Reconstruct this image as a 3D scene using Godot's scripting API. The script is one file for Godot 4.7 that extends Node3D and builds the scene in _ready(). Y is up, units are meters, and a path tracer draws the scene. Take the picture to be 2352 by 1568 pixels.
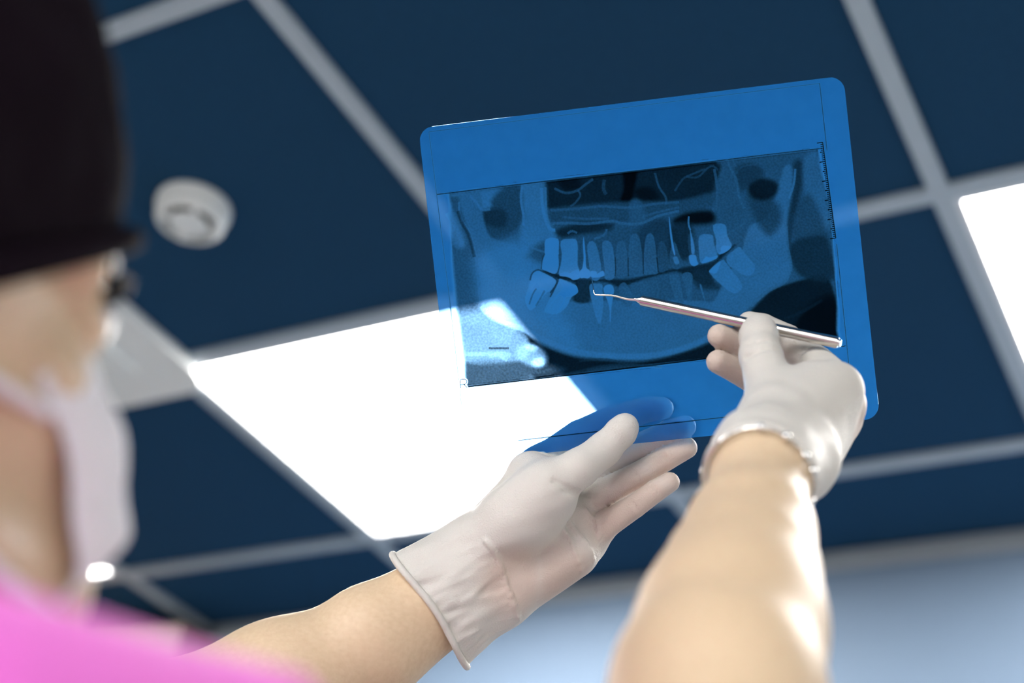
extends Node3D

const CEILING_Y := 2.6153
const WALL_Z := -1.48
const BACK_Z := 2.72
const LEFT_X := -2.4
const RIGHT_X := 2.4
const PERSON_BASE := Vector3(1.10, 0.0, 0.66)

const XRAY_REGIONS = [  # bone on the left is lightened to paint in the lamp glow
	[0.3, 1, 0.5, [13.7,40.9,235.1,40.8,238.5,69.3,236.1,157.0,161.0,157.1,11.6,158.4,10.1,108.4,11.8,71.6]],
	[0.09, 0.95, 1.6, [73.1,40.6,121.8,40.4,173.7,40.1,173.5,53.8,171.5,60.1,150.6,62.1,124.8,60.6,104.1,58.7,71.8,57.0]],
	[0.02, 0.9, 1.6, [119.7,40.2,127.6,40.0,125.3,50.7,121.7,60.2,115.9,58.0,118.9,50.0]],
	[0.04, 0.8, 2.5, [124.3,53.2,131.1,50.9,137.2,53.7,138.5,58.8,130.1,59.6]],
	[0.05, 0.8, 2, [81.1,41.6,91.7,41.0,93.6,47.0,86.9,48.0,82.5,45.7]],
	[0.24, 0.85, 1.6, [72.2,57.6,104.2,57.6,122.4,58.7,150.7,61.5,171.6,58.8,172.3,66.7,149.9,68.7,118.5,70.3,82.1,67.6,73.8,66.9]],
	[0.33, 0.8, 1.5, [121.3,59.4,127.6,58.8,130.0,72.2,120.7,73.7]],
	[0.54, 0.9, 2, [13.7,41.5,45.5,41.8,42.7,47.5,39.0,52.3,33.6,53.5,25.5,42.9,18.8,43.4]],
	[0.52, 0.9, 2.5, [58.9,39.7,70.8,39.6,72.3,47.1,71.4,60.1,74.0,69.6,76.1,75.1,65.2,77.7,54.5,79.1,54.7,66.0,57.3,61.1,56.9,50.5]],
	[0.24, 0.95, 2.2, [45.4,42.6,57.4,41.4,57.4,53.2,56.5,61.0,50.5,68.2,41.7,75.0,34.5,68.9,32.2,60.8,32.7,54.2,38.9,53.1,38.9,48.4]],
	[0.1, 0.6, 2, [34.0,54.4,42.8,53.6,47.6,57.8,45.5,64.9,37.7,64.0,32.8,60.3]],
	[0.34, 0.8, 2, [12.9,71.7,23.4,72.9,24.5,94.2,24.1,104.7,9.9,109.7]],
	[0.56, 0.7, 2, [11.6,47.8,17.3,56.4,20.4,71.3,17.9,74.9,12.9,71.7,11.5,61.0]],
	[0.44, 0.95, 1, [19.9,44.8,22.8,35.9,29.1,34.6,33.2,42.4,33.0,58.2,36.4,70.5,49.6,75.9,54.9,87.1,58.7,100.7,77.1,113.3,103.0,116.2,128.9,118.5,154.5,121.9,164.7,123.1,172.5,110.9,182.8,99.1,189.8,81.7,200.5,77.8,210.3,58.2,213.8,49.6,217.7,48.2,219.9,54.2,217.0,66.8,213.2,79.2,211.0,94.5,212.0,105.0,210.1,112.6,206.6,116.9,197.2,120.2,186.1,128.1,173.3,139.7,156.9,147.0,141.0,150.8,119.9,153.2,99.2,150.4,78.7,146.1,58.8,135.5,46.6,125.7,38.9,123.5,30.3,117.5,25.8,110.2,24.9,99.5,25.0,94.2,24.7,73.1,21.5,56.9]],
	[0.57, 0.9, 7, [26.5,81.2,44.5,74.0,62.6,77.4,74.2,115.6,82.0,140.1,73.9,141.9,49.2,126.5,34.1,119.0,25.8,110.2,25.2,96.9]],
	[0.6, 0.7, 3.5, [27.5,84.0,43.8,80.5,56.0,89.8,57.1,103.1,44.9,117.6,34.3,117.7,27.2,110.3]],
	[0.2, 0.85, 3, [194.8,59.0,208.9,71.0,207.6,83.8,199.4,88.0,191.2,68.9]],
	[0.06, 0.9, 2, [191.9,57.3,197.9,53.6,205.4,55.6,209.6,59.4,206.9,65.6,199.1,67.2,193.0,63.9]],
	[0.16, 0.8, 2, [185.9,46.2,196.3,44.9,202.0,52.0,192.4,57.4,186.9,60.6]],
	[0.3, 0.8, 2.5, [173.7,53.9,185.2,52.6,187.1,71.0,189.8,81.7,181.6,86.0,170.0,74.2]],
	[0.14, 0.9, 2, [219.6,47.7,224.8,46.5,225.5,54.8,221.6,67.3,216.4,84.8,212.0,94.7,213.2,79.2,218.1,61.7]],
	[0.4, 0.9, 2.5, [227.0,44.7,234.9,43.1,237.5,66.6,237.3,87.2,230.3,86.4,225.9,67.8,224.7,54.8]],
	[0.24, 0.9, 2.5, [221.8,69.9,228.4,68.1,234.1,86.9,234.2,97.2,216.6,95.2,215.1,84.7]],
	[0.07, 0.97, 1.2, [46.5,127.3,58.5,137.6,78.5,147.6,99.1,152.0,119.7,154.7,140.8,152.3,162.1,146.8,178.6,137.7,197.1,122.0,210.3,117.8,219.5,116.2,227.3,114.5,233.3,117.8,236.0,133.6,235.9,154.4,161.1,156.6,69.6,157.2,53.7,157.6,39.9,138.2]],
	[0.13, 0.9, 2, [212.8,94.7,229.7,91.5,235.5,97.4,235.9,118.1,219.5,116.2,213.2,107.7]],
	[0.03, 0.9, 3, [220.4,131.9,234.8,128.3,235.2,155.6,202.4,155.9,208.6,146.2]],
	[0.14, 0.7, 2, [12.7,120.6,40.2,135.5,49.8,156.7,11.7,157.9]],
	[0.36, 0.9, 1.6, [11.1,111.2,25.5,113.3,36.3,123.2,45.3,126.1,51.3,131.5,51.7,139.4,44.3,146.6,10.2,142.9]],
	[0.19, 0.8, 3, [10.0,144.2,57.2,149.3,69.7,155.9,12.4,156.4]],
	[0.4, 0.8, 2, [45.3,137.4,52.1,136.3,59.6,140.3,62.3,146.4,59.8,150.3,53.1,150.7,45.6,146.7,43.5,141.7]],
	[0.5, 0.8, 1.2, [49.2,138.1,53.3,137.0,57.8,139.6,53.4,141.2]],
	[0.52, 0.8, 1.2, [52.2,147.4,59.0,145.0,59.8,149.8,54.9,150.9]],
	[0.22, 0.7, 1, [86.9,155.1,104.0,154.6,119.5,156.8,111.4,158.6,87.5,157.0]],
	[0.1, 0.9, 2, [76.0,70.6,90.0,68.0,106.8,70.0,110.4,72.5,106.1,75.9,91.8,75.0,78.7,75.4]],
	[0.03, 0.95, 2.2, [146.4,72.0,153.7,69.2,165.4,69.0,170.3,71.6,169.7,76.8,159.3,77.1,146.6,75.4]],
	[0.27, 0.8, 3, [63.9,77.6,81.1,77.0,123.3,74.0,121.0,94.6,61.5,87.8]],
	[0.17, 0.85, 3, [125.9,74.3,144.3,72.5,142.9,97.1,123.6,94.9]],
	[0.12, 0.9, 2.5, [143.9,76.4,156.8,76.6,154.7,95.9,143.2,94.6]],
	[0.1, 0.92, 0.9, [65.7,92.3,76.1,97.9,90.1,102.1,104.4,103.2,117.3,104.7,138.5,101.8,151.5,101.2,167.2,99.9,171.6,95.2,181.1,91.1,178.2,93.9,169.8,100.2,164.0,106.0,165.8,112.8,160.6,113.5,153.3,108.8,146.0,104.0,140.9,103.4,125.1,105.6,114.3,108.3,109.1,108.5,104.1,105.8,93.8,104.1,90.6,114.8,81.7,113.8,83.9,103.5,73.3,99.7,65.9,94.9]],
	[0.15, 0.9, 1.2, [85.6,102.4,92.6,103.2,91.6,114.9,88.6,115.6,83.5,114.5,82.0,111.2,84.8,107.6]],
	[0.14, 0.85, 2, [154.6,103.7,164.0,106.0,166.0,111.5,169.4,115.8,165.4,116.6,155.3,114.2]],
	[1, 1, 0.35, [-2.8,-1.4,255.0,-3.3,255.5,40.7,237.2,40.5,201.9,40.4,137.4,40.7,72.0,40.5,6.6,40.6,-4.9,40.6]],
	[1, 1, 0.35, [11.6,158.7,72.1,158.3,140.2,157.5,166.2,157.2,236.1,156.7,263.7,156.1,258.2,208.6,-5.2,207.7,-2.4,159.0]],
	[1, 1, 2.2, [-9.9,37.4,12.7,40.6,11.3,71.5,10.6,108.5,10.0,158.2,-7.8,159.5]],
	[1, 1, 1.8, [236.8,39.4,263.0,41.3,263.0,162.5,236.3,159.6,238.6,118.4,238.9,77.1]],
]
const XRAY_TEETH = [  # teeth on the left also carry painted lamp glow
	[0.8, 0.9, 0.45, [69.1,75.4,76.4,76.0,76.0,83.2,75.4,91.4,73.7,95.6,71.4,96.3,68.2,94.7,64.5,92.4,65.5,87.9,67.5,83.7]],
	[0.68, 0.85, 0.45, [77.9,77.6,83.3,76.8,87.7,78.8,86.4,92.7,86.8,96.1,79.1,97.2,75.6,97.8,74.6,96.2,76.3,91.5,77.7,85.4]],
	[0.86, 0.95, 0.45, [75.1,98.0,76.3,96.6,79.7,96.5,81.1,97.2,85.1,95.7,87.0,96.1,86.8,100.5,83.0,101.4,80.8,99.8,78.4,98.8]],
	[0.86, 0.9, 0.45, [87.4,96.7,89.1,94.9,90.5,88.8,90.9,81.5,91.8,76.8,91.9,81.7,91.7,88.9,91.3,94.7,93.2,96.9,93.6,99.8,91.8,101.3,89.4,100.8,87.2,100.5]],
	[0.52, 0.8, 0.45, [93.5,81.4,98.4,81.0,100.3,94.7,99.0,101.9,95.9,103.5,93.7,101.3,93.3,95.9]],
	[0.84, 0.9, 0.45, [93.9,97.4,97.0,98.0,97.5,99.5,100.9,98.0,101.8,100.3,101.0,101.1,97.6,101.5,93.8,100.8]],
	[0.48, 0.8, 0.45, [102.5,81.4,107.9,82.1,108.7,94.7,107.9,101.9,104.6,104.0,101.6,102.2,102.2,96.9]],
	[0.36, 0.8, 0.45, [111.5,82.5,116.1,83.0,116.3,96.6,115.6,102.8,112.4,103.4,108.8,102.5,108.9,95.7]],
	[0.36, 0.8, 0.45, [119.4,80.0,124.7,80.1,125.4,95.7,124.8,102.9,120.6,103.8,115.4,102.8,116.4,96.1]],
	[0.38, 0.8, 0.45, [128.9,80.6,133.3,80.6,133.8,95.7,133.6,102.9,129.3,103.4,125.1,102.6,125.6,95.7]],
	[0.27, 0.8, 0.45, [136.1,85.3,139.4,85.7,140.8,95.5,140.4,100.8,137.1,102.6,134.3,102.2,133.8,95.7]],
	[0.3, 0.85, 0.45, [141.6,92.7,145.2,85.4,147.3,93.3,148.7,97.4,148.4,100.2,146.3,101.9,143.5,101.8,141.6,99.0]],
	[0.78, 0.9, 0.45, [143.5,71.7,143.9,72.2,144.4,86.3,144.9,92.8,144.2,93.0,143.5,88.6,143.2,80.3]],
	[0.55, 0.85, 0.45, [143.5,94.8,145.7,94.6,146.8,97.6,146.2,99.0,144.3,98.8]],
	[0.25, 0.7, 0.45, [153.7,82.5,158.9,83.1,158.1,94.6,153.4,94.0]],
	[0.66, 0.85, 0.45, [155.3,78.8,155.7,81.8,156.6,88.6,156.3,93.7,154.7,93.6,154.8,87.9]],
	[0.8, 0.9, 0.45, [153.1,94.7,156.7,94.9,157.3,98.3,157.8,100.3,155.5,101.3,153.7,100.3,152.9,98.3]],
	[0.56, 0.85, 0.45, [160.3,83.8,167.9,84.2,168.3,89.0,169.7,95.9,168.8,98.2,163.3,100.0,159.5,99.8,159.1,94.7]],
	[0.82, 0.9, 0.45, [160.0,99.9,163.0,96.6,165.0,97.5,169.4,96.6,168.8,98.2,163.8,99.6]],
	[0.6, 0.85, 0.45, [169.0,78.5,176.1,78.9,176.8,85.7,178.6,90.7,177.9,93.0,173.8,95.4,170.5,95.8,169.2,92.0,169.9,87.3]],
	[0.84, 0.9, 0.45, [170.7,95.8,172.1,94.3,172.3,92.4,173.8,91.3,177.5,92.2,177.4,93.4,173.8,95.4]],
	[0.74, 0.92, 0.45, [57.2,99.1,58.7,94.9,61.5,93.2,64.4,94.1,72.9,100.4,70.5,105.0,64.7,108.2,59.2,114.4,55.0,116.4,53.0,112.7,53.0,108.4]],
	[0.88, 0.9, 0.45, [53.0,108.5,60.2,100.9,61.6,101.3,62.8,104.1,66.1,105.0,64.0,105.7,60.5,111.1,55.5,116.2,60.1,110.1,63.1,105.1,61.3,104.2,58.8,104.6]],
	[0.7, 0.92, 0.45, [74.1,100.5,76.1,100.2,83.2,104.2,84.8,107.5,84.3,109.4,81.0,111.0,76.9,116.9,70.7,120.6,64.0,118.8,64.9,115.1,70.8,106.0]],
	[0.88, 0.95, 0.45, [75.1,100.9,76.7,101.1,80.3,103.6,83.9,104.8,84.9,107.6,84.3,109.4,81.0,111.0,77.1,111.1,75.7,114.8,70.7,120.3,75.3,113.8,75.6,110.9,72.8,110.1,65.2,117.0,69.7,112.2,76.0,105.6,75.5,103.1]],
	[0.58, 0.85, 0.45, [92.3,105.7,94.3,105.0,99.5,105.8,99.6,109.7,99.0,118.9,96.6,128.3,94.6,128.1,92.8,118.2,91.9,109.3]],
	[0.72, 0.9, 0.45, [100.5,108.1,102.3,106.6,105.2,106.9,106.4,109.5,105.8,112.8,103.8,119.9,102.3,128.2,101.9,127.9,102.4,119.2,100.4,110.8]],
	[0.36, 0.8, 0.45, [109.7,108.0,112.5,106.3,114.1,107.3,116.1,111.2,117.3,115.1,115.5,120.7,110.6,120.1,109.2,114.2]],
	[0.33, 0.8, 0.45, [116.4,108.0,119.8,107.1,122.6,108.3,122.8,113.6,121.4,119.3,118.5,118.9,117.1,113.0]],
	[0.34, 0.8, 0.45, [121.0,107.3,127.2,107.6,127.7,114.2,126.1,117.7,123.2,117.4,122.2,111.5]],
	[0.33, 0.8, 0.45, [128.3,108.1,132.9,107.4,133.5,113.6,131.7,118.8,129.2,118.5,128.2,113.0]],
	[0.31, 0.8, 0.45, [133.6,106.6,138.8,106.4,139.2,113.4,138.1,119.5,134.9,119.5,133.6,112.8]],
	[0.36, 0.85, 0.45, [140.5,105.2,145.0,105.5,146.2,108.9,146.4,115.1,146.7,123.3,143.1,122.9,141.1,115.3,140.0,108.2]],
	[0.36, 0.85, 0.45, [147.9,105.4,150.0,104.4,152.4,104.9,153.8,107.3,152.7,113.7,151.4,121.8,149.4,121.6,148.8,112.0,147.6,107.4]],
	[0.42, 0.85, 0.45, [157.3,113.1,158.5,113.4,159.4,120.8,160.2,124.7,159.0,122.2]],
	[0.55, 0.9, 0.45, [164.2,104.9,171.9,99.8,173.7,100.7,176.6,105.4,182.2,115.1,180.3,119.3,176.5,119.8,172.1,116.4,166.5,110.0]],
	[0.74, 0.9, 0.45, [164.0,104.9,170.9,100.1,169.8,103.6,167.8,106.8,165.0,106.5]],
	[0.54, 0.9, 0.45, [175.0,98.0,179.6,94.6,182.4,93.0,184.0,93.9,186.4,98.3,190.9,105.1,189.0,109.7,184.2,110.1,178.5,105.6,175.4,102.8]],
]
const XRAY_LINES = [
	[0.16, 0.75, 0.5, 0.5, [57.0,98.6,58.5,94.9,61.5,93.1,64.4,93.9,72.9,100.2,70.4,105.2,68.2,107.6]],
	[0.16, 0.75, 0.5, 0.5, [73.9,100.6,71.5,104.6,67.9,110.0]],
	[0.16, 0.7, 0.4, 0.4, [64.5,92.6,65.5,87.9,67.5,83.7]],
	[0.2, 0.6, 0.4, 0.4, [75.8,85.2,75.4,91.9,73.9,96.1]],
	[0.2, 0.6, 0.5, 0.5, [60.1,104.0,57.5,107.4,54.9,113.0]],
	[0.2, 0.5, 0.6, 0.5, [65.0,105.8,61.5,110.8,58.7,114.4]],
	[0.12, 0.6, 0.4, 0.4, [109.3,90.9,108.6,98.6,107.9,101.9]],
	[0.12, 0.6, 0.4, 0.4, [116.9,91.8,115.8,102.8]],
	[0.1, 0.6, 0.4, 0.4, [125.8,92.8,124.9,102.4]],
	[0.08, 0.6, 0.4, 0.4, [133.9,93.7,133.8,102.4]],
	[0.12, 0.9, 0.45, 0.3, [6.5,40.9,72.0,40.7,137.3,41.0,201.9,40.6,237.2,40.8]],
	[0.02, 0.95, 0.5, 0.3, [11.6,158.4,72.1,158.0,140.3,157.2,166.3,156.6]],
	[0.42, 1, 0.4, 0.25, [6.1,2.9,239.9,2.7]],
	[0.42, 1, 0.4, 0.25, [6.1,2.9,7.2,108.1,7.2,169.1]],
	[0.3, 1, 0.45, 0.25, [239.9,2.7,240.0,42.4]],
	[0.3, 1, 0.45, 0.25, [239.8,97.9,239.3,175.5]],
	[0.22, 1, 0.45, 0.25, [39.0,193.9,99.7,193.4,167.5,192.8,231.8,192.8]],
	[0.6, 0.7, 0.9, 0.6, [58.7,41.6,57.1,48.0,57.0,54.1,57.4,59.1,56.6,65.7]],
	[0.62, 0.8, 1.3, 0.7, [70.0,44.6,69.4,52.8,69.9,60.6,71.3,67.4,73.3,70.1,75.4,70.6]],
	[0.55, 0.7, 0.9, 0.5, [72.3,44.3,71.6,53.1,71.2,61.3,72.2,67.5]],
	[0.5, 0.7, 0.8, 0.5, [19.6,46.9,19.1,53.0,20.5,59.2,23.7,65.2,25.1,73.1,25.8,81.0,26.0,89.3,25.9,100.4,25.8,108.2]],
	[0.1, 0.5, 1.2, 0.8, [18.2,52.3,19.9,59.7,22.8,66.2,24.2,73.0,25.0,80.9]],
	[0.56, 0.6, 0.8, 0.6, [26.7,43.9,29.6,48.1,32.9,53.2,37.9,53.5]],
	[0.55, 0.6, 1.2, 0.8, [34.1,47.5,38.1,51.3]],
	[0.55, 0.6, 1.5, 1, [11.7,52.7,14.8,59.7,17.3,67.8,18.9,73.5]],
	[0.48, 0.6, 0.8, 0.5, [54.4,75.4,61.6,80.1,67.4,82.7]],
	[0.35, 0.6, 0.9, 0.6, [77.6,45.6,84.1,49.2,91.4,48.4,96.5,45.4,101.2,42.8]],
	[0.35, 0.6, 0.7, 0.5, [91.4,48.4,92.7,51.4,89.4,55.4,86.0,57.4]],
	[0.33, 0.5, 1.2, 0.8, [107.9,44.0,106.7,49.4,108.1,52.8]],
	[0.33, 0.6, 0.8, 0.5, [138.2,43.6,139.7,52.1,143.0,58.5,142.9,63.3]],
	[0.38, 0.6, 0.9, 0.6, [73.8,58.4,93.0,59.4,105.0,59.6,120.7,62.3,136.7,61.8,150.6,62.6]],
	[0.42, 0.7, 1, 0.6, [72.9,66.3,84.1,67.2,95.9,69.0,109.9,69.0,114.5,70.8,123.5,72.6,129.6,71.7,137.8,69.1,150.0,67.7]],
	[0.36, 0.6, 0.8, 0.5, [80.5,63.2,96.2,66.2,108.1,67.2]],
	[0.36, 0.6, 0.8, 0.5, [127.9,68.7,140.1,66.5,150.2,65.7]],
	[0.42, 0.7, 0.8, 0.5, [82.6,73.5,85.1,72.1,88.2,73.7]],
	[0.42, 0.6, 0.9, 0.6, [105.9,73.3,104.7,76.4,98.1,78.5]],
	[0.38, 0.6, 0.9, 0.6, [181.0,40.4,184.1,48.9,185.7,55.5,186.1,63.6,188.5,70.7]],
	[0.36, 0.6, 0.8, 0.5, [184.6,40.4,185.8,45.5]],
	[0.34, 0.7, 1, 0.6, [173.3,45.4,173.8,53.1,173.4,61.2,172.0,67.9,169.7,69.9]],
	[0.3, 0.5, 0.7, 0.5, [156.3,47.9,163.0,49.1,169.3,44.5,172.6,43.5,175.4,46.1]],
	[0.3, 0.5, 0.7, 0.5, [148.7,55.6,153.9,49.4,157.7,47.6,167.9,44.7]],
	[0.3, 0.5, 0.7, 0.5, [185.3,50.0,188.9,46.3,193.9,45.6,199.2,45.8]],
	[0.52, 0.7, 0.8, 0.5, [220.5,51.0,219.4,57.2,217.5,62.8,214.7,67.9]],
	[0.33, 0.6, 0.7, 0.5, [176.7,84.7,181.9,82.2,186.6,80.0,188.3,76.6]],
	[0.44, 0.6, 1, 0.6, [211.6,84.2,211.2,97.2,212.1,106.3,210.1,113.1,206.5,117.4,197.2,121.0,186.0,128.8]],
	[0.58, 0.65, 2.2, 1.2, [26.0,110.7,31.6,118.0,40.3,122.9,50.4,127.9,63.9,136.8,81.5,144.8,102.0,149.4,122.6,151.6,143.7,149.5,162.5,143.7]],
	[0.14, 0.6, 0.8, 0.6, [69.5,157.7,98.8,154.6,129.7,159.0]],
	[0.16, 0.5, 0.8, 0.6, [80.9,150.3,97.3,150.9,113.2,156.3,129.5,157.2]],
	[0.12, 0.5, 1, 0.8, [204.8,138.3,216.2,135.1,227.9,129.7]],
	[0.45, 0.6, 1.4, 0.9, [10.2,138.2,22.4,139.6,33.4,140.3,40.2,142.4]],
	[0.45, 0.5, 1.4, 0.9, [27.1,141.4,32.3,141.5,38.1,144.8]],
	[0.1, 0.6, 0.7, 0.5, [27.6,136.6,39.8,137.9]],
	[0.66, 0.7, 0.6, 0.4, [155.4,71.6,154.7,75.9,155.4,79.8]],
	[0.9, 0.9, 1.1, 0.4, [8.1,158.9,8.0,154.0,11.1,153.7,12.0,155.1,11.0,156.6,8.1,156.7]],
	[0.9, 0.9, 1.1, 0.4, [10.1,156.7,11.9,158.9]],
	[0.02, 1, 0.32, 0.2, [8.1,158.9,8.0,154.0,11.1,153.7,12.0,155.1,11.0,156.6,8.1,156.7]],
	[0.02, 1, 0.32, 0.2, [10.1,156.7,11.9,158.9]],
	[0.02, 1, 0.32, 0.2, [235.8,153.0,235.8,158.1,238.6,158.1]],
]
const XRAY_RULER = [238.0, 37.3, 239.7, 94.2]

var materials := {}
var taken := {}
var head_axes := Basis()
var head_at := Vector3.ZERO


# ---------------------------------------------------------------- helpers

func lin(r: float, g: float, b: float, a := 1.0) -> Color:
	var c := Color(r, g, b).linear_to_srgb()
	c.a = a
	return c


func mat(key: String, color: Color, rough := 0.6, metal := 0.0) -> StandardMaterial3D:
	var m := StandardMaterial3D.new()
	m.resource_name = key
	m.albedo_color = color
	m.roughness = rough
	m.metallic = metal
	materials[key] = m
	return m


func noise_texture(seed_value: int, frequency: float, low: Color, high: Color, size := 512, octaves := 4) -> NoiseTexture2D:
	var n := FastNoiseLite.new()
	n.seed = seed_value
	n.frequency = frequency
	n.fractal_octaves = octaves
	var t := NoiseTexture2D.new()
	t.width = size
	t.height = size
	t.seamless = true
	t.noise = n
	var g := Gradient.new()
	g.set_color(0, low)
	g.set_color(1, high)
	t.color_ramp = g
	return t


func relief(m: StandardMaterial3D, seed_value: int, frequency: float, scale: float, centimetres: float) -> void:
	m.heightmap_enabled = true
	m.heightmap_texture = noise_texture(seed_value, frequency, Color.BLACK, Color.WHITE)
	m.heightmap_scale = centimetres
	m.uv1_triplanar = true
	m.uv1_scale = Vector3.ONE * scale


func numbered(called: String) -> String:
	taken[called] = taken.get(called, -1) + 1
	return called if taken[called] == 0 else "%s_%03d" % [called, taken[called]]


func thing(called: String, label: String, category: String, at := Vector3.ZERO, group := "") -> Node3D:
	var o := Node3D.new()
	o.name = numbered(called)
	add_child(o)
	o.position = at
	tag(o, label, category, group)
	return o


func tag(o: Node, label: String, category: String, group := "") -> void:
	o.set_meta("label", label)
	o.set_meta("category", category)
	if group:
		o.set_meta("group", group)


func part(called: String, mesh: Mesh, m: Material, parent: Node, at := Vector3.ZERO) -> MeshInstance3D:
	var o := MeshInstance3D.new()
	o.name = called
	o.mesh = mesh
	o.material_override = m
	o.position = at
	parent.add_child(o, true)
	return o


func structure(called: String, mesh: Mesh, m: Material) -> MeshInstance3D:
	var o := MeshInstance3D.new()
	o.name = called
	o.mesh = mesh
	o.material_override = m
	o.set_meta("kind", "structure")
	add_child(o, true)
	return o


func tool() -> SurfaceTool:
	var st := SurfaceTool.new()
	st.begin(Mesh.PRIMITIVE_TRIANGLES)
	return st


func tri(st: SurfaceTool, a: Array, b: Array, c: Array) -> void:
	# each corner is [place, normal]; wound so that the front faces the way the normals point
	var front: bool = (c[0] - a[0]).cross(b[0] - a[0]).dot(a[1] + b[1] + c[1]) >= 0.0
	for e in ([a, b, c] if front else [a, c, b]):
		st.set_normal(e[1])
		st.add_vertex(e[0])


func quad(st: SurfaceTool, a: Vector3, b: Vector3, c: Vector3, d: Vector3) -> void:
	# corners clockwise as seen from outside
	var n := (c - a).cross(b - a).normalized()
	for v in [a, b, c, a, c, d]:
		st.set_normal(n)
		st.add_vertex(v)


func add_box(st: SurfaceTool, lo: Vector3, hi: Vector3) -> void:
	var p := []
	for k in 8:
		p.append(Vector3(hi.x if k & 1 else lo.x, hi.y if k & 2 else lo.y, hi.z if k & 4 else lo.z))
	quad(st, p[0], p[2], p[3], p[1])
	quad(st, p[5], p[7], p[6], p[4])
	quad(st, p[4], p[6], p[2], p[0])
	quad(st, p[1], p[3], p[7], p[5])
	quad(st, p[2], p[6], p[7], p[3])
	quad(st, p[4], p[0], p[1], p[5])


func box(lo: Vector3, hi: Vector3) -> ArrayMesh:
	var st := tool()
	add_box(st, lo, hi)
	return st.commit()


func lathe(profile: PackedVector2Array, sides := 48) -> ArrayMesh:
	# profile: (radius, height) pairs from bottom to top, turned round y
	var st := tool()
	for i in profile.size() - 1:
		var a := profile[i]
		var b := profile[i + 1]
		var t := b - a
		var n2 := Vector2(t.y, -t.x).normalized()
		for k in sides:
			var q := [TAU * k / sides, TAU * (k + 1) / sides]
			var corner := []
			for e in [[a, 0], [b, 0], [b, 1], [a, 1]]:
				var w: float = q[e[1]]
				corner.append([Vector3(cos(w) * e[0].x, e[0].y, sin(w) * e[0].x), Vector3(cos(w) * n2.x, n2.y, sin(w) * n2.x)])
			tri(st, corner[0], corner[1], corner[2])
			tri(st, corner[0], corner[2], corner[3])
	return st.commit()


func tube(points: Array, radii: Array, sides := 14, closed := false) -> ArrayMesh:
	var st := tool()
	add_tube(st, points, radii, sides, closed)
	return st.commit()


func add_tube(st: SurfaceTool, points: Array, radii: Array, sides := 14, closed := false) -> void:
	var n := points.size()
	var rings := []
	var side := Vector3.ZERO
	for i in n:
		var before: Vector3 = points[(i - 1 + n) % n] if closed or i > 0 else points[i]
		var after: Vector3 = points[(i + 1) % n] if closed or i < n - 1 else points[i]
		var t := (after - before).normalized()
		if side == Vector3.ZERO:
			side = t.cross(Vector3.UP if absf(t.y) < 0.9 else Vector3.RIGHT).normalized()
		side = (side - t * side.dot(t)).normalized()
		var up := t.cross(side)
		var ring := []
		for k in sides:
			var w := TAU * k / sides
			var dir := side * cos(w) + up * sin(w)
			ring.append([points[i] + dir * radii[i % radii.size()], dir])
		rings.append(ring)
	for i in (n if closed else n - 1):
		var a: Array = rings[i]
		var b: Array = rings[(i + 1) % n]
		for k in sides:
			var l := (k + 1) % sides
			tri(st, a[k], a[l], b[l])
			tri(st, a[k], b[l], b[k])
	if not closed:
		for end in [0, n - 1]:
			var t2: Vector3 = (points[1] - points[0]).normalized() if end == 0 else (points[n - 1] - points[n - 2]).normalized()
			for k in sides:
				var l := (k + 1) % sides
				var facing := -t2 if end == 0 else t2
				tri(st, [rings[end][k][0], facing], [rings[end][l][0], facing], [points[end], facing])


func smooth_points(points: Array, steps := 6) -> Array:
	var out := []
	var n := points.size()
	for i in n - 1:
		var a: Variant = points[maxi(i - 1, 0)]
		var b: Variant = points[i]
		var c: Variant = points[i + 1]
		var d: Variant = points[mini(i + 2, n - 1)]
		for k in steps:
			out.append(b.cubic_interpolate(c, a, d, float(k) / steps))
	out.append(points[n - 1])
	return out


# ---------------------------------------------------------------- distance fields, meshed as surface nets

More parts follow.
